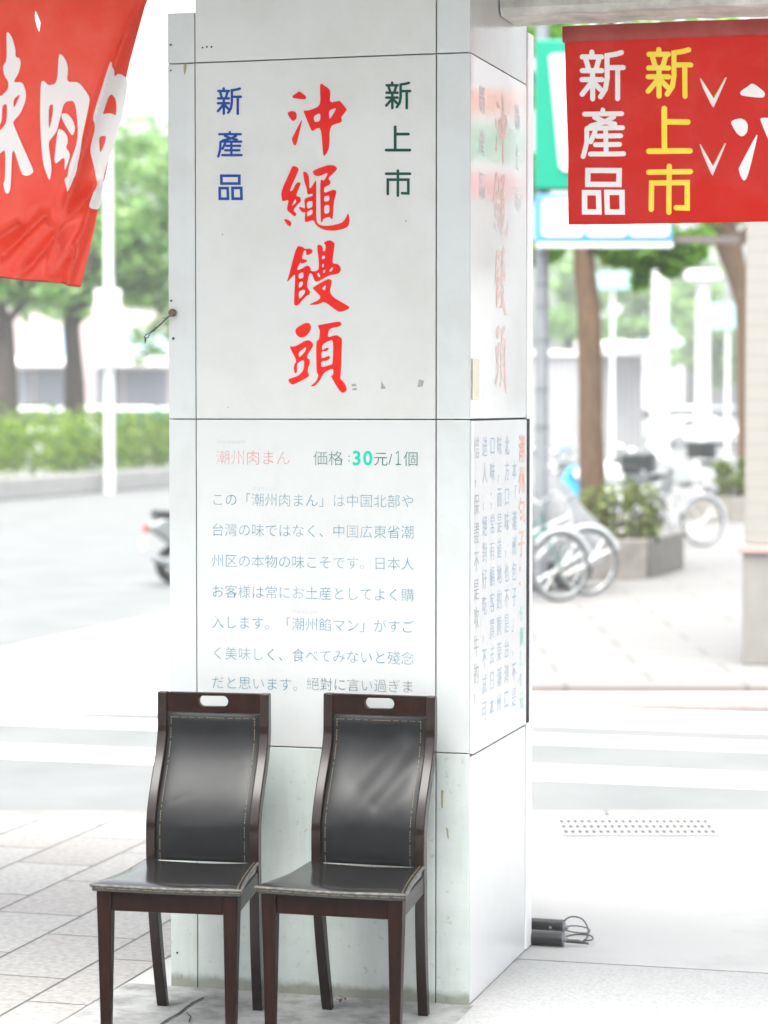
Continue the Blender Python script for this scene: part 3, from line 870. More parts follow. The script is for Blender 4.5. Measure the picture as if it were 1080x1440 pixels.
column('每個30元', 729.5, 850, 1000, 'side_green', 5, size=0.95, off=0.012)

# scraps, holes, stains on the pillar
def plate(pts, m_, lift=0.001, name='tape_scrap', place=None):
    mb = MB()
    P_ = [front(*p) for p in pts]
    mb.extrude_poly(P_, -lift, 0.0015)
    return mb.build(name, M[m_], pil)
sc = lambda pts: [(270 + x_ / 3.086, 330 + y_ / 3.086) for x_, y_ in pts]
plate(sc([(822, 636), (842, 668), (820, 670)]), 'scrap')
plate(sc([(985, 628), (1008, 634), (1000, 660), (978, 662)]), 'scrap')
plate(sc([(692, 650), (710, 646), (716, 656), (694, 658)]), 'scrap', 0.0006)
plate(sc([(695, 668), (712, 664), (718, 674), (698, 676)]), 'scrap', 0.0006)
MB().box(0.002, 0.004, *sorted((side(663.5, 505)[0], side(672, 505)[0])), side(668, 562)[1], side(668, 505)[1]).build('tape_scrap', M['beige'], pil)
hm = MB()
for px, py, r_ in [(240, 63, 1.6), (285, 67, 1.3), (291, 66, 1.4), (297.5, 66, 1.5), (240, 99, 1.3), (240.5, 423, 1.6), (243.5, 476, 2.0), (266, 1008, 1.2), (249, 1340, 1.6),
                   (313, 330, 0.8), (571, 311, 0.8), (321, 573, 0.7)]:
    x_, z_ = front(px, py)
    hm.disc((x_, 0.0012 if px < 275 else -0.0002, z_), (0, 1, 0), r_ / 460, 0.0012, 14)
hm.build('drill_hole', M['hole'], pil)
stn = MB()
for pts in ([(258.5, 89), (262, 89), (262, 97), (259.5, 106), (258, 98)], [(620, 1111), (624, 1112), (623, 1118), (622.5, 1136), (620.5, 1136)], [(627, 1163), (630, 1166), (631, 1180), (629.5, 1180), (628, 1172)]):
    stn.extrude_poly([front(*p) for p in pts], 0.0008, 0.003)
stn.build('stain', mat('olive_stain', (0.22, 0.20, 0.12), 0.8), pil)

# nail with a twist of wire at the pillar's left edge
nx, nz = front(243.5, 440)
nl = world_of(nx, 0.0, nz)
nail = empty('wire_hook', nl, PROT, 'rusty round nail with a twisted wire hanging off the pillar\'s left edge', 'nail')
MB().disc((0, -0.006, 0), (0, 1, 0), 0.0122, 0.014, 24).build('nail_head', M['rust'], nail, smooth=True, bevel=0.003)
def nlp(px, py, y):
    x_, z_ = front(px, py, y); return (x_ - nx, y, z_ - nz)
wpts = [nlp(241, 443, -0.008), nlp(236, 446, -0.014), nlp(228, 454, -0.02), nlp(219, 462, -0.024), nlp(211, 468, -0.026)]
MB().tube(wpts, 0.0026, 8).tube([nlp(236, 446, -0.014), nlp(232, 447, -0.02), nlp(228, 447.5, -0.024)], 0.0012, 6) \
    .tube([nlp(220, 460, -0.024), nlp(217, 464, -0.023), nlp(214, 466, -0.026)], 0.0034, 8).build('wire', M['wire'], nail, smooth=True)
loop = [nlp(211, 468, -0.026), nlp(205, 471, -0.026), nlp(202.5, 475, -0.026), nlp(205, 475.5, -0.026), nlp(208, 475, -0.026), nlp(210, 471, -0.026)]
MB().tube(loop, 0.002, 6, closed=True).build('wire_loop', mat('blue_wire', (0.05, 0.06, 0.16), 0.4), nail, smooth=True)
MB().tube([nlp(205, 474, -0.026), nlp(204.5, 478, -0.026), nlp(204, 483, -0.026)], [0.002, 0.004, 0.001], 8).build('wire_tip', M['rust'], nail, smooth=True)

# ================================================================== BEAM, ARCADE CEILING
BY0, BY1, BZ = 0.382, 0.643, 3.057
bm_ = empty('concrete_beam', world_of(0, 0, 0), PROT, 'bare grey concrete beam running right from the pillar above the red banner', 'beam')
rg = random.Random(4)
beam = MB()
N = 60
def prof(i):
    j = rg.uniform(-0.004, 0.004)
    return [(BY0, 3.44), (BY0 + j * .5, BZ + 0.02), (BY0 + 0.018, BZ + j), (BY1 - 0.01, BZ + rg.uniform(-.003, .003)), (BY1, BZ + 0.012), (BY1, 3.44)]
for i in range(N):
    pass
rings = [[(0.004 + 3.2 * i / N, p[0], p[1]) for p in prof(i)] for i in range(N + 1)]
v = [p for r_ in rings for p in r_]
f = []
for i in range(N):
    for j in range(6):
        f.append((i * 6 + j, i * 6 + (j + 1) % 6, (i + 1) * 6 + (j + 1) % 6, (i + 1) * 6 + j))
f += [tuple(range(6)), tuple(N * 6 + j for j in range(6))]
beam.add(v, f)
beam.build('beam_body', M['concrete'], bm_)
ce = MB().box(-7, 5, -1.25, 0.96, 3.45, 3.62)  # unseen slab, its depth set to shade the pillar front
cl = ce.build('arcade_ceiling', M['pale_conc']); cl.location = PC; cl.rotation_euler = (0, 0, PROT)
tag(cl, 'flat concrete ceiling slab over the arcade above the pillar', 'ceiling', kind='structure')

# ================================================================== BANNERS
def cut_grid(mb, step, ax=(0, 2)):
    """slice a flat mesh (x, 0, z) on a grid so that it can be bent"""
    me = bpy.data.meshes.new('tmp'); me.from_pydata(mb.v, [], mb.f)
    bm = bmesh.new(); bm.from_mesh(me); bpy.data.meshes.remove(me)
    for a in ax:
        lo = min(v.co[a] for v in bm.verts); hi = max(v.co[a] for v in bm.verts)
        n = int((hi - lo) / step)
        for i in range(1, n + 1):
            co = [0, 0, 0]; co[a] = lo + i * step + 1e-5
            no = [0, 0, 0]; no[a] = 1
            bmesh.ops.bisect_plane(bm, geom=bm.verts[:] + bm.edges[:] + bm.faces[:], plane_co=co, plane_no=no, dist=1e-6)
    bmesh.ops.triangulate(bm, faces=[f_ for f_ in bm.faces if len(f_.verts) > 4])
    out = MB()
    bm.verts.index_update()
    out.add([tuple(v.co) for v in bm.verts], [[v.index for v in f_.verts] for f_ in bm.faces])
    bm.free()
    return out

def bend(mb, fn, lift=0.0):
    mb.v = [(x_, fn(x_, z_) + y_ - lift, z_) for x_, y_, z_ in mb.v]
    return mb

# right banner, hung behind the beam's lower edge
BPL = 0.66
rb = empty('hanging_banner', world_of(0, 0, 0), PROT, 'glossy red banner with white and yellow character columns under the concrete beam', 'banner')
def bf(px, py): return front(px, py, BPL)
def rfn(x_, z_):
    return BPL + 0.006 * math.sin(9 * x_ + 2.2 * z_) + 0.005 * math.sin(5 * z_ - 3 * x_ + 1) + 0.0035 * math.sin(17 * x_ - 12 * z_) + 0.0022 * math.sin(34 * x_ + 21 * z_) * math.sin(9 * z_ + 2) + 0.004 * math.exp(-((x_ - .33 + .5 * (z_ - 2.6)) / .03) ** 2) + 0.004 * math.exp(-((x_ - .62 + .3 * (z_ - 2.5)) / .025) ** 2) \
        + 0.014 * math.exp(-((z_ - 2.62 + 0.25 * (x_ - .3)) / 0.07) ** 2) * math.sin(6 * x_)
v_slits = []
for ax_, ay_, w_, h_ in ((984, 109, 38, 43), (984, 202, 38, 46)):
    v_slits.append([(ax_, ay_ + 1), (ax_ + 2, ay_ + 1), (ax_ + 19.3, ay_ + h_ - 15), (ax_ + 36, ay_ - 1), (ax_ + 37.5, ay_ + 0), (ax_ + 34, ay_ + 9), (ax_ + 19.6, ay_ + h_), (ax_ + 17, ay_ + h_ - 3), (ax_ + 4, ay_ + 14)])
outline = [bf(793, 40), bf(796, 170), bf(799.5, 316), bf(940, 314.5), bf(1080, 312)]
xr = bf(1080, 40)[0] + 0.9
outline += [(xr, outline[-1][1] + 0.0), (xr, BZ + 0.005), (outline[0][0], outline[0][1])][:2]
flat = MB()
loops = [outline] + [[bf(*p) for p in s_] for s_ in v_slits]
tri = tessellate_polygon([[Vector((p[0], p[1], 0)) for p in l] for l in loops])
fl = [p for l in loops for p in l]
flat.add([(p[0], 0, p[1]) for p in fl], [tuple(t) for t in tri])
bend(cut_grid(flat, 0.025), rfn).build('cloth', M['banner_red'], rb, smooth=True, norm=False)
for s_ in v_slits:
    vm = MB()
    P_ = [bf(*p) for p in s_]
    cx_, cz_ = sum(p[0] for p in P_) / len(P_), sum(p[1] for p in P_) / len(P_)
    tri = tessellate_polygon([[Vector((cx_ + (p[0] - cx_) * 1.12, cz_ + (p[1] - cz_) * 1.12, 0)) for p in P_]])
    vm.add([(cx_ + (p[0] - cx_) * 1.12, 0, cz_ + (p[1] - cz_) * 1.12) for p in P_], [tuple(t) for t in tri])
    bend(vm, rfn, -0.006).build('slit_backing', M['vinyl_white'], rb, norm=False)  # white sheet filling each slit from behind
zh = BZ - 0.062
hem = MB()
x0h = outline[0][0]
nseg = 70
hv, hf = [], []
for i in range(nseg + 1):
    x_ = x0h - 0.004 + (xr - x0h) * i / nseg
    for (dy, dz) in ((-0.011, 0.058), (-0.013, 0.03), (-0.010, 0.012), (-0.003, 0.006)):
        hv.append((x_, rfn(x_, zh + dz) + dy, zh + dz))
for i in range(nseg):
    for j in range(3):
        hf.append((i * 4 + j, i * 4 + j + 1, i * 4 + 5 + j, i * 4 + 4 + j))
hem.add(hv, hf)
hem.build('hem', M['banner_hem'], rb, smooth=True, norm=False)
zk = lambda b_: (795 + b_[0] / 5.537, 55 + b_[1] / 5.537, 795 + b_[2] / 5.537, 55 + b_[3] / 5.537)
def flat_place(px, py, l):
    x_, z_ = bf(px, py); return (x_, -l, z_)
mb = MB()
for ch, b_ in zip('新產品', [(105, 80, 470, 482), (113, 530, 470, 932), (125, 997, 463, 1372)]):
    kit_into(mb, ch, zk(b_), flat_place)
bend(cut_grid(mb, 0.03), rfn, 0.0018).build('lettering', M['vinyl_white'], rb, norm=False)
mb = MB()
for ch, b_ in zip('新上市', [(627, 62, 998, 465), (627, 520, 996, 902), (625, 968, 1000, 1372)]):
    kit_into(mb, ch, zk(b_), flat_place)
bend(cut_grid(mb, 0.03), rfn, 0.0018).build('lettering', M['vinyl_yellow'], rb, norm=False)
mb = MB()
brush_into(mb, '沖', flat_place, tf=lambda px, py: (1056.7 + 1.8 * (px - 420.05), 117.1 + 1.8 * (py - 128.4)))
bend(cut_grid(mb, 0.03), rfn, 0.0018).build('lettering', M['vinyl_white'], rb, norm=False)

# left banner, brighter and wrinkled, hanging from the ceiling edge
LPL = 0.55
def lf(px, py): return front(px, py, LPL)
lb = empty('hanging_banner', world_of(0, 0, 0), PROT, 'wrinkled bright red banner with big white brush characters left of the pillar', 'banner')
RIDGES = [  # (photo line, height, width px) of the folds
 ((190, 40), (85, 335), 0.030, 9), ((128, 270), (40, 372), -0.028, 7), ((140, 272), (100, 395), 0.024, 6), ((60, 302), (0, 358), -0.026, 7),
 ((30, 318), (0, 336), 0.020, 7), ((112, 340), (80, 385), 0.018, 5), ((108, 350), (92, 398), -0.018, 4), ((90, 350), (72, 388), 0.016, 5), ((62, 300), (74, 316), -0.014, 4)]
RL = [(Vector(lf(*a)), Vector(lf(*b_)), h, w * 0.0023) for a, b_, h, w in RIDGES]
def lfn(x_, z_):
    y = LPL + 0.02 * math.sin(4 * x_ + 1.5 * z_) + 0.008 * math.sin(11 * x_ - 6 * z_)
    p = Vector((x_, z_))
    for a, b_, h, w in RL:
        d = b_ - a; t = max(-0.1, min(1.25, (p - a).dot(d) / d.length_squared))
        e = (p - (a + d * t)).length
        fade_ = 1.0 if 0 <= t <= 1 else max(0, 1 - (abs(t - 0.5) - 0.5) / 0.2)
        y -= 1.5 * h * fade_ * math.exp(-abs(e / w) ** 1.3)
    return y
ztop = 3.44
xl = lf(-300, 200)[0]
edge = [(222, -60), (210, 0), (200, 40), (186, 90), (172, 150), (158, 215), (146, 272), (134, 325), (124, 365), (114, 403.5)]
outline = [lf(*p) for p in edge] + [lf(100, 402), lf(88, 398), lf(62, 396), (lf(35, 394.5)), lf(0, 390), (xl, lf(-300, 368)[1]), (xl, ztop), (lf(232, -90)[0], ztop)]
tear = [lf(*p) for p in [(52, 16), (55, 22), (59, 33), (57, 46), (54, 38), (51.5, 28)]]
flat = MB()
loops = [outline, tear]
tri = tessellate_polygon([[Vector((p[0], p[1], 0)) for p in l] for l in loops])
fl = [p for l in loops for p in l]
flat.add([(p[0], 0, p[1]) for p in fl], [tuple(t) for t in tri])
bend(cut_grid(flat, 0.008), lfn).build('cloth', M['banner_red_backlit'], lb, smooth=True, angle=180, norm=False)
def lflat(px, py, l):
    x_, z_ = lf(px, py); return (x_, -l, z_)
mb = MB()
for ch in '束肉包':
    brush_into(mb, ch, lflat)
bend(cut_grid(mb, 0.008), lfn, 0.0055).build('lettering', M['vinyl_white'], lb, norm=False)
hm2 = MB()
pts = []
for px, py in [(-60, 388.5), (0, 389.5), (35, 394), (62, 395.5), (88, 397.5), (100, 401.5), (113, 403)]:
    x_, z_ = lf(px, py); pts.append((x_, lfn(x_, z_), z_))
hm2.tube(pts, 0.0035, 6).build('hem', M['banner_hem'], lb, smooth=True)

# ================================================================== CHAIRS
def smoothstep(t):
    t = max(0, min(1, t)); return t * t * (3 - 2 * t)
H_CH = 0.955
def yb(z):
    if z < 0.46:
        return 0.185 + 0.075 * (1 - z / 0.46) ** 1.6
    return 0.185 + 0.125 * smoothstep((z - 0.55) / 0.30)

def sweep_rect(mb, path, hx, hy):
    """path: (x, y, z); rectangular section, hx, hy may be lists"""
    n = len(path)
    v, f = [], []
    for i, p in enumerate(path):
        a = hx[i] if isinstance(hx, list) else hx
        b_ = hy[i] if isinstance(hy, list) else hy
        p0 = Vector(path[max(i - 1, 0)]); p1 = Vector(path[min(i + 1, n - 1)])
        t = (p1 - p0).normalized()
        if i in (0, n - 1): t = Vector((0, 0, 1))
        ny = Vector((0, t.z, -t.y)).normalized()
        c = Vector(p)
        for sx, sy in ((-1, -1), (1, -1), (1, 1), (-1, 1)):
            v.append(tuple(c + Vector((sx * a, 0, 0)) + ny * sy * b_))
    for i in range(n - 1):
        for j in range(4):
            f.append((i * 4 + j, i * 4 + (j + 1) % 4, i * 4 + 4 + (j + 1) % 4, i * 4 + 4 + j))
    f += [(3, 2, 1, 0), tuple((n - 1) * 4 + j for j in range(4))]
    mb.add(v, f)

FW, RW, YF, YR = 0.222, 0.172, -0.215, 0.168
def stitch_run(mb, pts, normal, dash=0.0058, pitch=0.0085, w=0.0009, h=0.0010):
    pts = [Vector(p) for p in pts]
    acc = 0.0
    for i in range(len(pts) - 1):
        a, b_ = pts[i], pts[i + 1]
        L_ = (b_ - a).length; d = (b_ - a) / L_
        s = -acc % pitch if False else (pitch - acc) % pitch
        while s + dash * 0.5 < L_:
            c = a + d * s
            n_ = Vector(normal); sd_ = d.cross(n_).normalized()
            e = c + d * dash
            mb.add([c - sd_ * w, c + sd_ * w, e + sd_ * w, e - sd_ * w, c - sd_ * w + n_ * h, c + sd_ * w + n_ * h, e + sd_ * w + n_ * h, e - sd_ * w + n_ * h],
                   [(0, 1, 2, 3), (4, 5, 6, 7), (0, 1, 5, 4), (1, 2, 6, 5), (2, 3, 7, 6), (3, 0, 4, 7)])
            s += pitch
        acc = (acc + L_) % pitch

def chair(loc, rz, label, wrinkle, seed):
    c = empty('dining_chair', loc, rz, label, 'chair', 'dark dining chairs in front of the pillar')
    rnd = random.Random(seed)
    # back posts running down into the rear legs
    for s in (-1, 1):
        mb = MB()
        zs = [H_CH * i / 48 for i in range(49)]
        path = [(s * (0.160 if z > 0.4 else 0.160 - 0.010 * (1 - z / 0.4)), yb(z), z) for z in zs]
        hx = [0.0145 if z > 0.44 else 0.0145 + 0.001 * (1 - z / .44) for z in zs]
        hy = [0.0135 + 0.006 * smoothstep((0.62 - abs(z - 0.52)) / 0.4) for z in zs]
        sweep_rect(mb, path, hx, hy)
        mb.build('back_post', M['wood_post'], c, smooth=True, bevel=0.0035, segs=3)
    for s in (-1, 1):
        mb = MB()
        zs = [0, 0.15, 0.3, 0.38, 0.437]
        sweep_rect(mb, [(s * (0.187 - 0.002 * (1 - z / .44)), YF + 0.030 - 0.004 * (1 - z / .44), z) for z in zs],
                   [0.0135 + 0.0085 * (z / 0.44) for z in zs], [0.0135 + 0.0085 * (z / 0.44) for z in zs])
        mb.build('front_leg', M['wood'], c, smooth=True, bevel=0.003, segs=3)
    MB().box(-0.164, 0.164, YF + 0.016, YF + 0.036, 0.380, 0.437).build('front_rail', M['wood'], c, bevel=0.003)
    MB().box(-0.147, 0.147, 0.168, 0.186, 0.390, 0.440).build('rear_rail', M['wood'], c, bevel=0.003)
    for s in (-1, 1):
        mb = MB()
        a = Vector((s * 0.197, YF + 0.052, 0)); b_ = Vector((s * 0.164, 0.166, 0))
        d = (b_ - a).normalized(); n_ = Vector((-d.y, d.x, 0)) * 0.009
        mb.add([a + n_ + Vector((0, 0, .385)), a - n_ + Vector((0, 0, .385)), b_ - n_ + Vector((0, 0, .385)), b_ + n_ + Vector((0, 0, .385)),
                a + n_ + Vector((0, 0, .437)), a - n_ + Vector((0, 0, .437)), b_ - n_ + Vector((0, 0, .437)), b_ + n_ + Vector((0, 0, .437))],
               [(0, 1, 2, 3), (4, 5, 6, 7), (0, 1, 5, 4), (1, 2, 6, 5), (2, 3, 7, 6), (3, 0, 4, 7)])
        mb.build('side_rail', M['wood'], c, bevel=0.002)
    # top rail with its hand slot
    mb = MB()
    zt0, zt1 = 0.893, H_CH - 0.001
    slot = []
    for k in range(20):
        th = 2 * math.pi * k / 20
        cx = 0.030 if math.cos(th) > 0 else -0.030
        slot.append((cx + 0.0165 * math.cos(th), 0.929 + 0.0165 * math.sin(th)))
    yt = yb(0.93)
    mb.extrude_poly([(-0.1453, zt0), (0.1453, zt0), (0.1453, zt1), (-0.1453, zt1)], yt - 0.0125, yt + 0.0125, holes=[slot])
    mb.build('top_rail', M['wood'], c, bevel=0.003, segs=3)
    # padded back
    NX, NZ = 36, 72
    z0, z1, hw = 0.462, 0.891, 0.1445
    def back_pt(i, k, side_):
        u = i / NX * 2 - 1; w = k / NZ
        z = z0 + (z1 - z0) * w
        x_ = u * hw
        puff = (1 - abs(u) ** 8) * (1 - abs(2 * w - 1) ** 14)
        y = yb(z) - 0.012 - 0.009 * puff + 0.004 * (1 - u * u) * (0.5 + 0.5 * math.sin(w * 5))
        if wrinkle:
            for (ax_, az, bx, bz, h_, wd) in ((-0.045, 0.60, 0.085, 0.79, 0.0042, 0.036), (0.02, 0.64, 0.13, 0.77, -0.0036, 0.026), (-0.05, 0.70, 0.09, 0.87, -0.0030, 0.032), (0.05, 0.60, 0.14, 0.69, 0.0022, 0.028)):
                a = Vector((ax_, az)); d = Vector((bx - ax_, bz - az)); p = Vector((x_, z))
                t = max(0, min(1, (p - a).dot(d) / d.length_squared))
                e = (p - a - d * t).length
                y -= h_ * math.exp(-(e / wd) ** 2) * puff
        else:
            for (ax_, az, bx, bz, h_, wd) in ((-0.10, 0.635, -0.055, 0.655, -0.0006, 0.007), (0.07, 0.69, 0.10, 0.73, -0.0006, 0.008), (-0.05, 0.55, 0.10, 0.57, 0.002, 0.03)):
                a = Vector((ax_, az)); d = Vector((bx - ax_, bz - az)); p = Vector((x_, z))
                t = max(0, min(1, (p - a).dot(d) / d.length_squared))
                e = (p - a - d * t).length
                y -= h_ * math.exp(-(e / wd) ** 2) * puff
        return (x_, y, z)
    fr = [back_pt(i, k, 0) for k in range(NZ + 1) for i in range(NX + 1)]
    bk = [(p[0], yb(p[2]) + 0.010, p[2]) for p in fr]
    n = len(fr)
    f = []
    for k in range(NZ):
        for i in range(NX):
            a = k * (NX + 1) + i
            q_ = (a, a + 1, a + NX + 2, a + NX + 1)
            f.append(q_); f.append(tuple(n + t for t in reversed(q_)))
    border = [i for i in range(NX + 1)] + [k * (NX + 1) + NX for k in range(1, NZ + 1)] + [NZ * (NX + 1) + i for i in range(NX - 1, -1, -1)] + [k * (NX + 1) for k in range(NZ - 1, 0, -1)]
    for i in range(len(border)):
        a, b_ = border[i], border[(i + 1) % len(border)]
        f.append((a, b_, n + b_, n + a))
    back = MB().add(fr + bk, f).build('backrest', M['leather'], c, smooth=True)
    st = MB()
    def bp(x_, z):
        i = (x_ / hw + 1) / 2 * NX; k = (z - z0) / (z1 - z0) * NZ
        p = back_pt(i, k, 0); return (p[0], p[1] - 0.0002, p[2])
    ins = hw - 0.0135
    stitch_run(st, [bp(-ins, z0 + (z1 - 0.012 - z0) * t / 30) for t in range(31)], (0, -1, 0))
    stitch_run(st, [bp(ins, z0 + (z1 - 0.012 - z0) * t / 30) for t in range(31)], (0, -1, 0))
    stitch_run(st, [bp(-ins + 2 * ins * t / 20, z1 - 0.012) for t in range(21)], (0, -1, 0))
    st.build('stitching', M['thread'], back)
    # seat
    NU, NV = 40, 30
    def seat_pt(u, w):
        hw_ = FW + (RW - FW) * w - 0.006 * math.sin(math.pi * w) - 0.012 * (w > 1)
        fy = YF + (YR - YF) * w - 0.010 * (1 - u * u) * (1 - w) ** 3
        x_ = u * hw_
        edge_ = min(1 - abs(u), 1.0) ; ew = min(w, 1 - w)
        e = min(edge_ * hw_, ew * 0.38)
        z = 0.459 + 0.007 * (1 - math.exp(-e / 0.02)) - 0.006 * math.exp(-((u - 0.1) ** 2 + (w - 0.5) ** 2) / 0.18)
        z += 0.0012 * math.sin(5 * u + 3 * w + seed) * math.sin(math.pi * w)
        z += 0.012 * (abs(u) ** 6) * max(0, w - 0.55) * 1.6
        return (x_, fy, z)
    top = [seat_pt(i / NU * 2 - 1, k / NV) for k in range(NV + 1) for i in range(NU + 1)]
    bot = [(p[0] * 0.99, p[1] + 0.002, 0.4375) for p in top]
    n = len(top); f = []
    for k in range(NV):
        for i in range(NU):
            a = k * (NU + 1) + i
            q_ = (a, a + 1, a + NU + 2, a + NU + 1)
            f.append(q_); f.append(tuple(n + t for t in reversed(q_)))
    border = [i for i in range(NU + 1)] + [k * (NU + 1) + NU for k in range(1, NV + 1)] + [NV * (NU + 1) + i for i in range(NU - 1, -1, -1)] + [k * (NU + 1) for k in range(NV - 1, 0, -1)]
    for i in range(len(border)):
        a, b_ = border[i], border[(i + 1) % len(border)]
        f.append((a, b_, n + b_, n + a))
    seat = MB().add(top + bot, f).build('seat', M['seat_leather'], c, smooth=True, bevel=0.003)
    # frayed welt round the front and sides, with its thread
    wl_ = []
    for k in range(NV, -1, -1): wl_.append(seat_pt(-1, k / NV))
    for i in range(1, NU): wl_.append(seat_pt(i / NU * 2 - 1, 0))
    for k in range(0, NV + 1): wl_.append(seat_pt(1, k / NV))
    MB().tube([(p[0], p[1], p[2] - 0.004) for p in wl_], 0.0042, 8).build('welt', M['leather_edge'], seat, smooth=True)
    st = MB()
    stitch_run(st, [(p[0], p[1] - 0.0022, p[2] - 0.010) for p in wl_[NV:NV + NU + 1]], (0, -1, 0))
    stitch_run(st, [tuple(Vector(seat_pt(0.95, k / NV)) + Vector((0, 0, 0.0003))) for k in range(NV + 1)], (0, 0, 1))
    if wrinkle:
        stitch_run(st, [tuple(Vector(seat_pt(-0.7 + 1.4 * k / 20, 0.955)) + Vector((0, 0, 0.0003))) for k in range(21)], (0, 0, 1))
    # loose threads at the corners
    for s in (-1, 1):
        p0 = Vector(seat_pt(s, 0))
        for k in range(3):
            e = p0 + Vector((rnd.uniform(-.006, .006), rnd.uniform(-.008, 0.0), rnd.uniform(-.014, .002)))
            st.tube([p0 + Vector((0, -.003, -.004)), (p0 + e) / 2 + Vector((0, -0.004, 0.001)), e], 0.0007, 5)
    st.build('stitching', M['thread'], seat)
    return c

chair((-0.578, 7.315, 0.004), R(-11.5), 'dark wood dining chair with smooth taut leather back, left of its pair', False, 1)
chair((-0.0945, 7.262, 0.004), R(-15.5), 'dark wood dining chair with creased wrinkled leather back nearest the pillar corner', True, 2)

dl = MB()
pl = ground(480, 1413)
random.seed(3)
for i in range(5):
    a = random.uniform(0, 6.28); r_ = random.uniform(0.008, 0.018)
    c_ = Vector((random.uniform(-.012, .012), random.uniform(-.008, .008), 0.012 + 0.003 * i))
    dx, dy = Vector((math.cos(a), math.sin(a), .3)) * r_, Vector((-math.sin(a), math.cos(a), -.2)) * r_ * .5
    dl.add([c_ - dx, c_ + dy + Vector((0, 0, .003)), c_ + dx, c_ - dy + Vector((0, 0, .002))], [(0, 1, 2), (0, 2, 3)])
o = dl.build('dry_leaf', M['dry_leaf'], norm=False); o.location = (pl.x, pl.y, 0.0)
tag(o, 'small curled brown dry leaf on the floor under the right chair', 'leaf')

# ================================================================== BLACK LAMPS BEHIND THE PILLAR FOOT
def lamp_tube(px, py, label, k):
    p = ground(px, py)
    o = empty('spot_lamp', (p.x, p.y, 0.0), PROT + R(k), label, 'lamp', 'black lamps on the floor behind the pillar')
    mb = MB()
    prof_ = [(-0.24, 0.022), (-0.2, 0.0245)]
    pts, rads = [], []
    x_ = -0.24
    while x_ < -0.001:
        pts.append((x_, 0, 0.0262)); rads.append(0.0258); x_ += 0.010
        pts.append((x_, 0, 0.0262)); rads.append(0.0252); x_ += 0.004
    mb.tube(pts, rads, 20)
    mb.build('housing', M['black_plastic'], o, smooth=True, angle=20)
    MB().disc((0.004, 0, 0.0262), (1, 0, 0), 0.022, 0.012, 20).disc((0.013, 0, 0.0262), (1, 0, 0), 0.008, 0.018, 12).build('end_cap', M['steel'], o, smooth=True, bevel=0.002)
    return o
l1 = lamp_tube(789, 1331, 'black ribbed spot lamp lying nearest the camera behind the pillar foot', 0)
l2 = lamp_tube(790, 1314, 'black ribbed spot lamp with a pale screw lying behind the nearer lamp', -1)
MB().disc((-0.035, -0.0245, 0.028), (0, 1, 0), 0.005, 0.004, 14).build('screw', M['chrome'], l2, smooth=True)
def cable(pts, r_, parent):
    inv = parent.matrix_basis.inverted()
    P_ = [inv @ p for p in pts]
    # smooth with Catmull-Rom
    out = []
    for i in range(len(P_) - 1):
        a, b_, c_, d_ = P_[max(i - 1, 0)], P_[i], P_[i + 1], P_[min(i + 2, len(P_) - 1)]
        for t in (0, .25, .5, .75):
            out.append(0.5 * ((2 * b_) + (c_ - a) * t + (2 * a - 5 * b_ + 4 * c_ - d_) * t * t + (3 * b_ - a - 3 * c_ + d_) * t ** 3))
    out.append(P_[-1])
    MB().tube(out, r_, 8).build('cable', M['black_plastic'], parent, smooth=True)
yl = l2.location.y
cable([at(792, 1297, yl), at(798, 1291, yl), at(807, 1289, yl), at(818, 1292, yl), at(825, 1301, yl - .02), at(827, 1310, yl - .05), at(825, 1319, yl - .08), at(820, 1323, yl - 0.1)], 0.0026, l2)
cable([at(794, 1303, yl), at(806, 1302, yl), at(818, 1303, yl + .02), at(829, 1307, yl + .01), at(826, 1312, yl - .03), at(808, 1311, yl - .02), at(795, 1308, yl)], 0.0022, l2)
yl = l1.location.y
cable([at(794, 1318, yl), at(800, 1316, yl + .02), at(812, 1314, yl + .04), at(828, 1315, yl + .05), at(834, 1319, yl + .04), at(831, 1322, yl + .01), at(820, 1323, yl)], 0.0026, l1)
MB().tube([l1.matrix_basis.inverted() @ at(795, 1323, yl), l1.matrix_basis.inverted() @ at(812, 1324, yl), l1.matrix_basis.inverted() @ at(828, 1327, yl)], [0.006, 0.007, 0.003], 10).build('plug', M['black_plastic'], l1, smooth=True)

# drain grate near the kerb
gp = ground(895, 1164)
gr = empty('drain_grate', (gp.x, gp.y, 0), 0, 'pale steel drain grate with rows of small holes set in the pavement by the kerb', 'drain grate')
GW, GH = 0.66, 0.40
MB().box(-GW / 2, GW / 2, -GH / 2, GH / 2, 0.001, 0.005).build('dark_sheet', M['hole'], gr)  # flat dark sheet colours in the shade under the grate's holes
lat = MB()
NXG, NYG = 22, 3
for i in range(NXG + 1):
    x_ = -GW / 2 + GW * i / NXG
    lat.box(x_ - 0.0062, x_ + 0.0062, -GH / 2 - 0.028, GH / 2 + 0.028, 0.0053, 0.0062)
for j in range(NYG + 1):
    y_ = -GH / 2 + GH * j / NYG
    for i in range(NXG):
        x_ = -GW / 2 + GW * i / NXG
        lat.box(x_ + 0.0067, x_ + GW / NXG - 0.0067, y_ - 0.028, y_ + 0.028, 0.0053, 0.0061)
lat.build('lattice', M['grate'], gr)

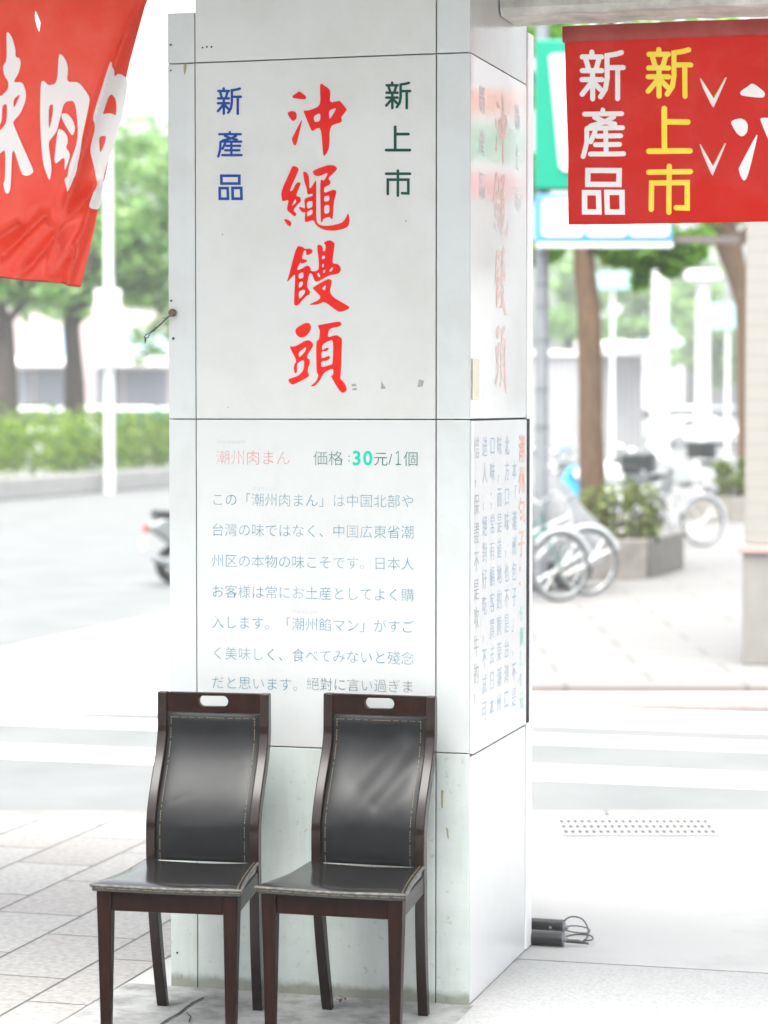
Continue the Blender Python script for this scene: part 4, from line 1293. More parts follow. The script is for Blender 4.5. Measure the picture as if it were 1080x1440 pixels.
# ================================================================== FOLIAGE
def leaf_mesh(mb, clumps, n, size, seed, flat=0.3):
    rg_ = np.random.default_rng(seed)
    for (c, r_) in clumps:
        k = n
        d = rg_.normal(size=(k, 3)); d /= np.linalg.norm(d, axis=1)[:, None]
        rad = rg_.random(k) ** 0.45
        p = np.array(c) + d * rad[:, None] * np.array(r_)
        for i in range(k):
            a = Vector(rg_.normal(size=3)); a.z *= 0.6; a.normalize()
            b_ = a.cross(Vector(rg_.normal(size=3))).normalized()
            s = size * (0.6 + 0.8 * rg_.random())
            P_ = Vector(p[i])
            mb.add([P_ - a * s, P_ + b_ * s * 0.42, P_ + a * s, P_ - b_ * s * 0.42], [(0, 1, 2, 3)])
    return mb

def crown_clumps(c, r_, k, seed, cr=0.32):
    rg_ = np.random.default_rng(seed)
    out = []
    for i in range(k):
        d = rg_.normal(size=3); d /= np.linalg.norm(d)
        q_ = rg_.random() ** 0.5 * 0.85
        p = np.array(c) + d * q_ * np.array(r_)
        s = cr * (0.6 + 0.7 * rg_.random())
        out.append((tuple(p), tuple(np.array(r_) * s)))
    return out

def tree(name, base, trunk, rads, limbs, clumps, n, size, seed, lmat, bmat, label, group=None, cat='tree'):
    t = empty(name, base, 0, label, cat, group)
    mb = MB().tube(trunk, rads, 14)
    for pts, rr in limbs:
        mb.tube(pts, rr, 8)
    mb.build('trunk', bmat, t, smooth=True)
    leaf_mesh(MB(), clumps, n, size, seed).build('crown', lmat, t, norm=False)
    return t

# ---- right: planter, tree, shrub
ZP = -0.02           # far pavement level
A = ground(910, 815, ZP); B = ground(962, 799, ZP); Cc = ground(790, 817, ZP)
pl_ = empty('stone_planter', (A.x, A.y, ZP), 0, 'long grey stone planter box with a dark right end under the brown tree', 'planter')
ph = 0.42
ex = (Cc - A).normalized(); ey = (B - A)
depth = ey.length
lenx = 2.2
o0, o1, o2, o3 = Vector((0, 0, 0)), ex * lenx, ex * lenx + ey, ey
up_ = Vector((0, 0, ph))
def wallp(a, b_, m_, th=0.16, nm='planter_wall'):
    d = (b_ - a).normalized(); n_ = Vector((d.y, -d.x, 0))
    cen = (o0 + o2) / 2
    if (cen - a).dot(n_) < 0: n_ = -n_
    mb = MB().add([a, b_, b_ + n_ * th, a + n_ * th, a + up_, b_ + up_, b_ + n_ * th + up_, a + n_ * th + up_],
                  [(0, 1, 2, 3), (4, 5, 6, 7), (0, 1, 5, 4), (1, 2, 6, 5), (2, 3, 7, 6), (3, 0, 4, 7)])
    return mb.build(nm, m_, pl_, bevel=0.012)
wallp(o0, o1, M['granite'])
wallp(o0 + ex * 0.002 + ey * 0.08, o3, M['granite_shaded'])
wallp(o3 + ex * 0.17, o2, M['granite']); wallp(o1 + ey * 0.08, o2, M['granite'])
MB().add([o0 + ex * .15 + ey * .07 + up_ * .85, o1 - ex * .1 + ey * .07 + up_ * .85, o2 - ex * .1 - ey * .05 + up_ * .85, o3 + ex * .15 - ey * .05 + up_ * .85], [(0, 1, 2, 3)]).build('soil', M['earth'], pl_)

tb = at(832, 690, 27.6); tb = Vector((tb.x, tb.y, ZP + ph * .85))
tp = lambda px, py, Y: tuple(at(px, py, Y) - tb)
YT = 27.6
trunk = [(0.02, 0, 0)] + [tp(px, py, YT) for px, py in ((833, 672), (831, 600), (831, 540), (829, 480), (828, 430), (822, 380), (820, 330), (815, 280), (812, 200), (806, 120))]
rads = [0.16, 0.148, 0.134, 0.132, 0.134, 0.128, 0.12, 0.11, 0.10, 0.09, 0.08]
limbs = [([tp(815, 280, YT), tp(860, 250, YT), tp(920, 200, YT + .4)], [0.07, 0.05, 0.03]), ([tp(812, 200, YT), tp(770, 150, YT), tp(740, 90, YT - .3)], [0.06, 0.045, 0.03]),
         ([tp(806, 120, YT), tp(850, 60, YT), tp(880, -20, YT)], [0.07, 0.05, 0.03])]
cc = [(tuple(np.array(at(px, py, YT)) - np.array(tb)), (rx, rx * 1.3, rz)) for px, py, rx, rz in
      ((770, 60, .35, .30), (800, 20, .6, .5), (870, -30, .8, .6), (950, 10, .6, .5), (770, 140, .25, .25), (860, 120, .6, .4), (960, 120, .5, .4), (900, 220, .5, .35),
       (865, 348, .22, .16), (895, 352, .20, .17), (925, 358, .20, .16), (955, 356, .22, .17), (905, 372, .10, .13), (968, 350, .2, .2), (758, 356, .12, .13), (845, 332, .2, .12), (930, 330, .3, .13), (752, 250, .18, .3), (985, 335, .12, .1), (880, 362, .16, .12), (910, 350, .3, .14), (860, 360, .12, .10), (940, 372, .12, .14), (775, 352, .14, .10), (900, 395, .06, .10))]
tree('street_tree', tb, trunk, rads, limbs, cc, 230, 0.085, 11, M['leaf_bright'], M['bark'], 'straight brown tree trunk with hanging green leaves growing from the planter', 'street trees on the right pavement')
def shrub(name, base, clumps, n, size, seed, label):
    t = empty(name, base, 0, label, 'shrub')
    mb = MB()
    rg_ = random.Random(seed)
    for (c, r_) in clumps:
        for k in range(5):
            e = Vector(c) + Vector((rg_.uniform(-1, 1) * r_[0], rg_.uniform(-1, 1) * r_[1], rg_.uniform(-.2, .9) * r_[2])) * 0.8
            mb.tube([(e.x * .3 + c[0] * .4, e.y * .3 + c[1] * .4, 0), (e.x * .7 + c[0] * .2, e.y * .7 + c[1] * .2, e.z * .6), tuple(e)], [0.012, 0.008, 0.004], 5)
    mb.build('stem', M['bark'], t)
    leaf_mesh(MB(), clumps, n, size, seed).build('foliage', M['leaf_shrub'], t, norm=False)
    return t
sb = at(872, 750, 27.1); sb = Vector((sb.x, sb.y, ZP + ph * .85))
shrub('shrub', sb, [((-.05, 0, .28), (.40, .3, .30)), ((-.30, .1, .42), (.26, .22, .22)), ((.24, 0, .48), (.24, .22, .20)), ((0, .2, .55), (.36, .25, .18)), ((.3, 0, .2), (.16, .2, .22))], 150, 0.05, 21,
      'loose green shrub in the stone planter beside the brown trunk')

# ---- second planter with tree, further off
A2 = ground(966, 735, ZP)
pb = empty('stone_planter', (A2.x, A2.y, ZP), 0, 'low grey stone planter farther back beside the cream pillar', 'planter')
MB().box(0, 2.4, 0, 0.16, 0, 0.40).build('planter_wall', M['granite'], pb, bevel=0.012)
MB().box(0, 0.16, 0.163, 1.6, 0, 0.40).build('planter_wall', M['granite_shaded'], pb, bevel=0.012)
MB().box(2.24, 2.4, 0.163, 1.6, 0, 0.40).build('planter_wall', M['granite_shaded'], pb, bevel=0.012)
MB().box(0.162, 2.238, 0.163, 1.6, 0.20, 0.34).build('soil', M['earth'], pb)
Y2 = A2.y + 0.8
tb = at(1052, 700, Y2); tb = Vector((tb.x, tb.y, ZP + .34))
tp = lambda px, py, Y: tuple(at(px, py, Y) - tb)
trunk = [(0, 0, 0)] + [tp(px, py, Y2) for px, py in ((1050, 640), (1049, 560), (1048, 480), (1046, 430), (1038, 390), (1026, 350), (1016, 320), (1000, 280), (985, 220))]
cc = [(tuple(np.array(at(px, py, Y2)) - np.array(tb)), (rx, rx, rz)) for px, py, rx, rz in
      ((985, 200, .9, .7), (1060, 150, 1.0, .8), (950, 120, .8, .7), (1000, 60, 1.0, .8), (1100, 240, .8, .6), (1010, 300, .5, .25))]
tree('street_tree', tb, trunk, [.17, .15, .145, .14, .14, .17, .21, .23, .17, .12], [([tp(1026, 350, Y2), tp(1048, 330, Y2), tp(1080, 290, Y2)], [.12, .1, .07]), ([tp(1010, 328, Y2), tp(985, 336, Y2), tp(945, 340, Y2)], [.07, .05, .035])],
     cc, 260, 0.11, 12, M['leaf_bright'], M['bark'], 'bent dark tree trunk half hidden by the cream pillar', 'street trees on the right pavement')
sb = at(1022, 700, Y2 - .3); sb = Vector((sb.x, sb.y, ZP + .34))
shrub('shrub', sb, [((0, 0, .25), (.28, .25, .25)), ((.3, 0, .3), (.3, .25, .25)), ((-.05, .1, .5), (.16, .2, .16)), ((.35, .1, .55), (.2, .2, .16))], 220, 0.055, 22, 'small pale shrub in the farther planter by the cream pillar')

# ---- cream pillar on the far pavement
Q0 = ground(1043, 935, ZP)
fpil = empty('building_pillar', (Q0.x, Q0.y, ZP), PROT, 'cream ribbed building pillar with a pink stone ledge at the right edge', 'pillar')
zl = at(1043, 772, Q0.y).z - ZP
MB().box(0.012, 1.4, 0.012, 0.9, zl + 0.03, 6.0).build('shaft', M['ribbed'], fpil, bevel=0.01)
MB().box(0.0, 1.42, 0.0, 0.9, 0.0, zl - 0.03).build('base', mat('base_tile', (0.20, 0.195, 0.18), 0.4, (0.17, 0.165, 0.15), scale=8), fpil, bevel=0.01)
MB().box(-0.03, 1.45, -0.03, 0.93, zl - 0.028, zl + 0.028).build('ledge', M['granite_pink'], fpil, bevel=0.008)

# ---- shop sign on its pole
YS = 24.2
s0 = at(753, 340, YS); s1 = at(946, 340, YS)
sgn = empty('shop_sign', (s0.x, YS, 0), 0, 'large green and white shop signboard on a grey pole behind the red banner', 'sign')
sw = s1.x - s0.x
zt = at(760, 55, YS).z; zm = at(760, 266, YS).z; zm2 = at(760, 273, YS).z; zb_ = at(760, 340, YS).z
MB().box(0, sw, 0, 0.22, zm, zt).build('green_panel', M['sign_green'], sgn, bevel=0.02)
px2x = lambda px: (px - 753) / 193 * sw
py2z = lambda py: at(760, py, YS).z
MB().extrude_poly([(px2x(771), py2z(80)), (px2x(776), py2z(76)), (px2x(928), py2z(76)), (px2x(932), py2z(82)), (px2x(918), py2z(236)), (px2x(912), py2z(241)), (px2x(792), py2z(241)), (px2x(786), py2z(234))], -0.02, 0.01).build('white_emblem', M['sign_white'], sgn)
MB().box(0.0, sw, 0.0, 0.2, zb_, zm2).build('lower_panel', M['sign_blue'], sgn, bevel=0.01)
for a, b_ in ((762, 820), (824.5, 881), (885, 941)):
    x0, x1, z0, z1 = px2x(a), px2x(b_), py2z(333), py2z(279)
    r_ = 0.05
    pts = []
    for cx, cz, a0 in ((x1 - r_, z1 - r_, 0), (x0 + r_, z1 - r_, 90), (x0 + r_, z0 + r_, 180), (x1 - r_, z0 + r_, 270)):
        for k in range(5):
            th = R(a0 + 22.5 * k); pts.append((cx + r_ * math.cos(th), cz + r_ * math.sin(th)))
    MB().extrude_poly(pts, -0.012, 0.01).build('white_panel', M['sign_white'], sgn)
MB().box(px2x(756), px2x(946), -0.004, 0.21, py2z(347), py2z(341)).build('frame', M['white_paint'], sgn)
xp = at(762, 500, YS + .3).x - s0.x
pm = MB().tube([(xp, 0.33, ZP), (xp, 0.33, 1.5), (xp, 0.33, zt + .3)], 0.066, 18)
pm.build('pole', M['steel'], sgn, smooth=True)
bmat_ = mat('band_steel', (0.12, 0.135, 0.14), 0.5)
for py in (358, 400, 432, 478, 548, 600):
    MB().disc((xp, 0.33, at(762, py, YS + .3).z), (0, 0, 1), 0.071, 0.03, 18).build('clamp_band', bmat_, sgn, smooth=True)
MB().box(px2x(940), px2x(1042), 0.08, 0.14, py2z(341), py2z(331)).build('bracket', mat('dark_steel', (0.11, 0.09, 0.085), 0.6), sgn)

# ---- bicycles
def bicycle(loc, rz, m_, label, basket=True):
    b_ = empty('bicycle', loc, rz, label, 'bicycle', 'bicycles parked by the planter')
    for s, xw in ((0, -0.53), (1, 0.53)):
        w = MB().ring((xw, 0, 0.33), (0, 1, 0), 0.312, 0.020, 40, 8).build('wheel', M['old_tyre'], b_, smooth=True)
        MB().ring((xw, 0, 0.33), (0, 1, 0), 0.287, 0.010, 40, 6).build('rim', M['chrome'], w, smooth=True)
        sp = MB()
        for k in range(14):
            th = 2 * math.pi * k / 14
            sp.tube([(xw, (0.02 if k % 2 else -0.02), 0.33), (xw + 0.285 * math.cos(th), 0, 0.33 + 0.285 * math.sin(th))], 0.0022, 4)
        sp.disc((xw, 0, 0.33), (0, 1, 0), 0.025, 0.09, 12)
        sp.build('spokes', M['chrome'], w)
        arc = [(xw + 0.35 * math.cos(R(t)), 0, 0.33 + 0.35 * math.sin(R(t))) for t in range(20, 200, 12)] if s == 0 else [(xw + 0.35 * math.cos(R(t)), 0, 0.33 + 0.35 * math.sin(R(t))) for t in range(20, 150, 12)]
        MB().tube(arc, 0.022, 8).build('mudguard', M['body_silver'], b_, smooth=True)
    fr_ = MB()
    for a, c_, r_ in (((-0.53, 0, .33), (-0.10, 0, .30), .012), ((-0.53, 0, .33), (-0.20, 0, .68), .010), ((-0.10, 0, .30), (-0.24, 0, .78), .016), ((-0.10, 0, .30), (0.34, 0, .70), .018),
                      ((-0.18, 0, .58), (0.33, 0, .78), .014), ((0.32, 0, .86), (0.40, 0, .58), .018), ((0.40, 0.05, .58), (0.53, 0.05, .33), .011), ((0.40, -0.05, .58), (0.53, -0.05, .33), .011)):
        fr_.tube([a, c_], r_, 8)
    fr_.build('frame', m_, b_, smooth=True)
    MB().ball((-0.27, 0, 0.82), (0.13, 0.085, 0.04), 16, 8).build('saddle', M['black_plastic'], b_, smooth=True)
    MB().tube([(0.18, 0.29, 0.98), (0.28, 0.2, 1.0), (0.32, 0.0, 0.92), (0.28, -0.2, 1.0), (0.18, -0.29, 0.98)], 0.012, 8).build('handlebar', M['chrome'], b_, smooth=True)
    MB().ring((-0.10, -.05, .30), (0, 1, 0), 0.085, 0.008, 24, 6).tube([(-0.10, -.07, .30), (-0.06, -.07, .15)], 0.009, 6).tube([(-0.10, .07, .30), (-0.14, .07, .45)], 0.009, 6).box(-0.10, -0.02, -.15, -.08, 0.14, .16).build('crank', M['steel'], b_, smooth=True)
    if basket:
        bk_ = MB()
        for t in range(9):
            y = -0.15 + 0.3 * t / 8
            bk_.tube([(0.42, y, 0.95), (0.44, y * .85, 0.72)], 0.003, 4).tube([(0.70, y, 0.95), (0.66, y * .85, 0.72)], 0.003, 4)
        for t in range(8):
            x_ = 0.42 + 0.28 * t / 7
            for s in (-1, 1):
                bk_.tube([(x_, s * .15, 0.95), (0.44 + .22 * t / 7, s * .128, 0.72)], 0.003, 4)
        for z, k in ((0.95, 1.0), (0.87, .95), (0.79, .9), (0.72, .85)):
            bk_.tube([(0.56 - .14 * k, -.15 * k, z), (0.56 + .14 * k, -.15 * k, z), (0.56 + .14 * k, .15 * k, z), (0.56 - .14 * k, .15 * k, z)], 0.004, 4, closed=True)
        bk_.box(0.44, 0.66, -.127, .127, 0.715, 0.722)
        bk_.build('basket', M['steel'], b_)
    return b_
def bike_at(px, py, rz, xw, m_, label):
    p = ground(px, py, ZP)
    bicycle((p.x - math.cos(rz) * xw, p.y - math.sin(rz) * xw, ZP), rz, m_, label, False)
bike_at(787, 846, R(28), 0.53, M['bike_green'], 'grey green bicycle with its big wheel nearest the camera by the pillar edge')
bike_at(826, 838, R(22), 0.53, M['body_silver'], 'silver bicycle parked second, against the front of the planter')
g0 = ground(938, 770, ZP)
bicycle((g0.x + .02, g0.y + 0.1, ZP), R(205), M['body_silver'], 'bicycle with a wire basket behind the planter\'s dark end', True)

# ---- scooters
def scooter(loc, rz, m_, label, box=False, helmet=False, scale=1.0):
    s_ = empty('scooter', loc, rz, label, 'scooter', 'parked scooters')
    s_.scale = (scale,) * 3
    for xw in (-0.58, 0.62):
        w = MB().ring((xw, 0, 0.235), (0, 1, 0), 0.18, 0.055, 30, 10).build('wheel', M['rubber'], s_, smooth=True)
        MB().disc((xw, 0, .235), (0, 1, 0), .125, .07, 20).build('rim', M['chrome'], w, smooth=True)
    MB().extrude_poly([(-.92, .66), (-.55, .40), (-.30, .30), (-.24, .62), (-.34, .74), (-.80, .78)], -.15, .15).build('rear_body', m_, s_, bevel=0.05, segs=3, smooth=True)
    MB().box(-.36, .38, -.16, .16, .23, .31).build('floorboard', M['black_plastic'], s_, bevel=0.03)
    MB().extrude_poly([(.30, .28), (.40, .28), (.52, .55), (.46, .95), (.36, .98), (.38, .60)], -.18, .18).build('front_shield', m_, s_, bevel=0.05, segs=3, smooth=True)
    MB().extrude_poly([(.36, .97), (.50, .92), (.52, 1.02), (.38, 1.08)], -.13, .13).build('headset', m_, s_, bevel=0.04, segs=3, smooth=True)
    MB().disc((.515, 0, .97), (1, 0, 0.1), .065, .03, 18).build('headlight', M['lamp'], s_, smooth=True)
    arc = [(.62 + .25 * math.cos(R(t)), 0, .235 + .25 * math.sin(R(t))) for t in range(20, 165, 12)]
    MB().tube(arc, 0.05, 8).build('front_fender', m_, s_, smooth=True)
    MB().tube([(.62, .09, .235), (.50, .09, .6), (.43, 0.0, .95)], 0.022, 8).tube([(.62, -.09, .235), (.50, -.09, .6), (.43, 0.0, .95)], 0.022, 8).build('fork', M['steel'], s_, smooth=True)
    MB().extrude_poly([(-.84, .78), (-.30, .74), (-.22, .78), (-.34, .84), (-.60, .86), (-.84, .88)], -.13, .13).build('seat', M['black_plastic'], s_, bevel=0.03, segs=3, smooth=True)
    MB().tube([(.36, .34, 1.03), (.42, .2, 1.05), (.43, 0, 1.03), (.42, -.2, 1.05), (.36, -.34, 1.03)], 0.017, 8).build('handlebar', M['rubber'], s_, smooth=True)
    for sy in (-1, 1):
        mr = MB().tube([(.42, sy * .2, 1.05), (.44, sy * .26, 1.2)], 0.008, 6).build('mirror', M['black_plastic'], s_, smooth=True)
        MB().ball((.44, sy * .28, 1.24), (.02, .06, .045), 12, 8).build('mirror_glass', M['chrome'], mr, smooth=True)
    MB().box(-.95, -.91, -.07, .07, .62, .70).build('tail_light', M['body_red'], s_, bevel=0.01)
    MB().box(-.98, -.96, -.09, .09, .42, .54).build('number_plate', M['white_paint'], s_)
    MB().tube([(-.3, -.16, .22), (-.6, -.19, .24), (-.9, -.19, .32)], [.03, .05, .045], 10).build('exhaust', M['steel'], s_, smooth=True)
    if box:
        MB().box(-1.10, -.70, -.21, .21, .90, 1.22).build('top_case', M['black_plastic'], s_, bevel=0.06, segs=3)
    return s_
# left scooter on the road, half behind the pillar: its front wheel shows
gl_ = ground(231, 821, -0.156)
def scoot_front_at(px, py, rz, z, scale, xw=0.62):
    p = ground(px, py, z)
    d = Vector((math.cos(rz), math.sin(rz), 0)) * xw * scale
    return (p.x - d.x, p.y - d.y, z)
rzs = R(20)
scooter(scoot_front_at(246, 822, rzs, -0.152, 0.95, -0.58), rzs, M['body_grey'], 'grey scooter on the road half hidden behind the pillar\'s left edge', scale=0.95)
gq = at(790, 690, 33)
scooter((gq.x, 33, ZP), R(-70), M['body_blue'], 'bright blue scooter parked between the sign pole and the brown trunk')
gq = at(872, 690, 33.5)
scooter((gq.x, 33.5, ZP), R(-112), M['body_white'], 'white scooter with a black top case just right of the brown trunk', box=True)
gq = at(1030, 690, 44)
scooter((gq.x, 44, ZP), R(-60), M['body_silver'], 'silver scooter behind the farther planter', box=True)
gq = at(845, 690, 36.5)
scooter((gq.x, 36.5, ZP), R(-95), M['body_silver'], 'silver scooter parked right behind the brown trunk')
gq = at(765, 690, 35)
scooter((gq.x, 35, ZP), R(-80), M['body_grey'], 'grey scooter parked behind the grey sign pole')
gq = at(905, 690, 38)
scooter((gq.x, 38, ZP), R(-120), M['body_grey'], 'grey scooter at the right end of the parked row', box=False)
p = at(792, 622, 32.6)
hm3 = empty('helmet', (p.x, p.y, p.z), R(40), 'pale blue riding helmet perched on the blue scooter\'s handlebar', 'helmet')
MB().ball((0, 0, 0), (.145, .13, .135), 20, 12).build('shell', mat('helmet_paint', (0.55, 0.70, 0.76), 0.2, coat=0.5), hm3, smooth=True)
MB().ball((.03, 0, -.01), (.128, .112, .09), 20, 12).build('visor', M['glass'], hm3, smooth=True)

# scooter under a pale cover, in front of the planter's left end
pc = Vector((1.42, 25.32, ZP))
cv = empty('covered_scooter', (pc.x, pc.y, ZP), 0, 'pale grey sheet draped over a parked scooter left of the shrub', 'covered scooter')
NU, NV = 40, 20
vv, ff = [], []
rg = random.Random(8)
for i in range(NU + 1):
    u = i / NU
    xc = -0.95 + 1.72 * u
    hgt = 0.62 + 0.42 * math.exp(-((u - 0.50) / 0.26) ** 2) + 0.12 * math.exp(-((u - 0.75) / 0.1) ** 2) - 0.10 * smoothstep((u - 0.85) / 0.15)
    for j in range(NV + 1):
        w = j / NV * 2 - 1
        th = w * math.pi / 2
        endk = math.sin(math.pi * min(1, max(0.0, u * 0.90 + 0.03))) ** 0.35
        y = 0.40 * endk * math.sin(th) * (1 + 0.12 * (1 - abs(math.cos(th))) * math.sin(u * 26))
        z = 0.30 + (hgt - 0.0) * endk * max(0.0, math.cos(th)) ** 0.55 + 0.02 * math.sin(u * 17 + w * 9) + 0.015 * math.sin(u * 31 - w * 13)
        if j in (0, NV): z = 0.26 + 0.04 * math.sin(u * 20)
        vv.append((xc + 0.02 * math.sin(w * 11 + u * 5), y, z))
for i in range(NU):
    for j in range(NV):
        a = i * (NV + 1) + j
        ff.append((a, a + 1, a + NV + 2, a + NV + 1))
MB().add(vv, ff).build('cover', M['cover'], cv, smooth=True, angle=80)
for xw in (-0.6, 0.45):
    MB().ring((xw, 0, 0.235), (0, 1, 0), 0.18, 0.055, 30, 10).build('wheel', M['rubber'], cv, smooth=True)

# ---- left: median with hedge
def med(px, py): return ground(px, py, -0.156)
E0, E1 = med(0, 704), med(234, 685)
d = (E1 - E0).normalized()
n_ = Vector((-d.y, d.x, 0))
if n_.x > 0: n_ = -n_
S0, S1 = E0 - d * 12, E1 + d * 16
kh = 0.45
mk = MB()
a, b_ = S0, S1
wd = 2.6
mk.add([a, b_, b_ + n_ * wd, a + n_ * wd] + [p + Vector((0, 0, kh)) for p in (a, b_, b_ + n_ * wd, a + n_ * wd)],
       [(0, 1, 2, 3), (4, 5, 6, 7), (0, 1, 5, 4), (1, 2, 6, 5), (2, 3, 7, 6), (3, 0, 4, 7)])
structure('median_kerb', mk, M['pale_conc'], bevel=0.03)
hd = empty('hedge', tuple(E0 + Vector((0, 0, kh))), 0, 'long clipped yellow green hedge growing on the road median', 'hedge')
cl_ = []
L_ = (S1 - S0).length
k = 0
rg = random.Random(5)
while k < L_:
    p = S0 + d * k - E0
    hh = 1.62 - 0.016 * max(0, k - 12) + rg.uniform(-.08, .08)
    for off in (0.55, 1.2):
        q_ = p + n_ * (off + rg.uniform(-.1, .1))
        cl_.append(((q_.x, q_.y, hh * 0.45), (0.55, 0.55, hh * 0.55)))
    k += 0.55
leaf_mesh(MB(), cl_, 150, 0.085, 31).build('foliage', M['leaf_hedge'], hd, norm=False)
# ---- left: trees beyond
def far_tree(base_px, Y, trunk_px, rads, crown_px, n, size, seed, label, lm='leaf_far', bmt='bark_dark', limbs_px=(), k=9, group='trees beyond the hedge'):
    b0 = at(base_px, 570, Y); b0 = Vector((b0.x, b0.y, -0.16))
    f_ = lambda px, py: tuple(at(px, py, Y) - b0)
    trunk = [(0, 0, 0)] + [f_(*p) for p in trunk_px]
    cl2 = []
    for i, (px, py, rx, rz) in enumerate(crown_px):
        c = Vector(f_(px, py))
        cl2 += crown_clumps(tuple(c), (rx, rx, rz), k, seed + i, 0.42)
    return tree('roadside_tree', b0, trunk, rads, [([f_(*p) for p in l], r_) for l, r_ in limbs_px], cl2, n, size, seed, M[lm], M[bmt], label, group)
far_tree(104, 62, [(105, 540), (103, 500), (100, 460), (108, 425), (122, 390), (135, 350)], [.30, .26, .22, .22, .22, .2, .14],
         [(120, 300, 2.2, 1.5), (190, 240, 1.8, 1.3), (60, 390, 1.9, .9), (150, 360, 1.5, .9), (215, 330, 1.2, 1.1), (215, 400, 1.1, .8), (40, 320, 2.0, 1.3)], 61, 0.17, 41,
         'spreading green tree with a curved dark trunk behind the hedge', limbs_px=[([(100, 460), (120, 425), (150, 400)], [.14, .12, .08]), ([(108, 425), (80, 400), (50, 380)], [.12, .1, .06])])
far_tree(8, 60, [(8, 540), (9, 500), (6, 460), (-5, 430), (-10, 380)], [.34, .3, .24, .24, .22, .16],
         [(-30, 380, 1.8, 1.0), (30, 410, 1.2, .7), (-40, 280, 2.2, 1.4), (10, 330, 1.6, 1.2)], 61, 0.17, 51, 'dark trunked tree at the far left edge behind the hedge', limbs_px=[([(6, 460), (25, 435), (45, 415)], [.12, .1, .06])])
far_tree(330, 76, [(325, 500), (300, 440)], [.3, .26, .2], [(215, 440, 2.0, 1.3), (200, 350, 2.6, 1.8), (260, 300, 2.6, 2.0), (170, 300, 2.2, 1.6)], 54, 0.22, 61, 'dense tree close behind the pillar\'s left edge beyond the hedge', k=8)
far_tree(-40, 88, [(-35, 500), (-20, 420)], [.3, .26, .2], [(70, 400, 3.2, 1.6), (10, 340, 3.2, 2.2), (130, 280, 3.4, 2.2), (215, 240, 2.4, 1.6)], 54, 0.26, 71, 'pale tall tree rising behind the other roadside trees', k=8)

# white pole with a signal box on the median
pt = at(154, 600, 57)
pe = empty('signal_pole', (pt.x, pt.y, -0.16), 0, 'white signal pole carrying a tall white box above the hedge', 'signal pole')
MB().tube([(0, 0, 0), (0, 0, 3), (0, 0, 8.4)], [.11, .105, .09], 16).build('pole', M['white_paint'], pe, smooth=True)
zb0, zb1 = at(154, 512, 57).z + .16, at(154, 408, 57).z + .16
MB().box(-.29, .29, -.30, -.115, zb0, zb1).build('signal_box', M['white_paint'], pe, bevel=0.03)
MB().box(-.2, .2, -.115, .115, zb0 + .2, zb0 + .28).box(-.2, .2, -.115, .115, zb1 - .28, zb1 - .2).build('bracket', M['steel'], pe)

# shop row far left
Yb = 100
def bx(px): return at(px, 570, Yb).x
def bz(py): return at(540, py, Yb).z
sr = empty('shop_building', (bx(-60), Yb, -0.16), 0, 'pale low row of shops with blue fascias far behind the hedge', 'building')
wd_ = bx(330) - bx(-60)
f_ = lambda px: bx(px) - bx(-60)
MB().box(0, wd_, 0, 8, 0, bz(430) + .16).build('wall', M['pale_pink'], sr)
MB().box(f_(40), f_(98), -0.3, -0.003, bz(500) + .16, bz(462) + .16).build('fascia', M['pale_blue'], sr, bevel=.03)
MB().box(f_(165), f_(236), -0.3, -0.003, bz(496) + .16, bz(466) + .16).build('fascia', M['pale_blue'], sr, bevel=.03)
for a_, b2 in ((22, 96), (135, 240)):
    MB().extrude_poly([(-.003, bz(500) + .16), (-.003, bz(504) + .16), (-1.5, bz(516) + .16), (-1.5, bz(512) + .16)], f_(a_), f_(b2), axis='x').build('awning', M['white_paint'], sr)
for a_, b2 in ((15, 45), (50, 92), (135, 170), (176, 236)):
    MB().box(f_(a_), f_(b2), -0.05, -0.003, .5, bz(520) + .16).build('shop_window', mat('shop_glass', (0.25, 0.27, 0.30), 0.1), sr)

# cars and vans
def car(loc, rz, m_, label, van=False, group='cars parked far off'):
    c = empty('parked_van' if van else 'parked_car', loc, rz, label, 'van' if van else 'car', group)
    if van:
        prof_ = [(-2.2, .35), (2.2, .35), (2.3, .75), (2.15, 1.05), (1.75, 1.25), (1.2, 1.9), (-2.15, 1.95), (-2.25, 1.2)]
        win = [(-2.0, 1.25), (1.55, 1.25), (1.12, 1.78), (-1.95, 1.8)]
    else:
        prof_ = [(-2.1, .32), (2.1, .32), (2.2, .6), (2.05, .82), (1.05, .95), (.45, 1.42), (-1.1, 1.45), (-1.75, 1.0), (-2.15, .92), (-2.2, .6)]
        win = [(-1.45, 1.0), (.85, .98), (.38, 1.34), (-1.02, 1.36)]
    MB().extrude_poly(prof_, -.82, .82).build('body', m_, c, bevel=0.10, segs=3, smooth=True)
    for s in (-1, 1):
        MB().extrude_poly(win, s * .815, s * .83).build('window', M['glass'], c)
    top = 1.78 if van else 1.36
    MB().add([(1.66 if van else .98, -.68, 1.30 if van else 1.0), (1.66 if van else .98, .68, 1.30 if van else 1.0), (1.26 if van else .53, .62, top), (1.26 if van else .53, -.62, top)], [(0, 1, 2, 3)]).build('windscreen', M['glass'], c, norm=False).location = (0.05, 0, 0.03)
    for xw in (-1.35, 1.4):
        for s in (-1, 1):
            w = MB().disc((xw, s * .76, .32), (0, 1, 0), .32, .2, 24).build('wheel', M['rubber'], c, smooth=True)
            MB().disc((xw, s * .865, .32), (0, 1, 0), .2, .02, 20).build('rim', M['chrome'], w, smooth=True)
    for s in (-1, 1):
        MB().ball((2.14, s * .6, .68), (.08, .17, .09), 12, 8).build('headlight', M['lamp'], c, smooth=True)
    return c
def place_car(px, Y, rz, m_, label, van=False):
    p = at(px, 570, Y)
    car((p.x, Y, -0.152), rz, M[m_], label, van)
place_car(60, 82, R(8), 'body_white', 'white van seen over the hedge at the left between the trunks', True)
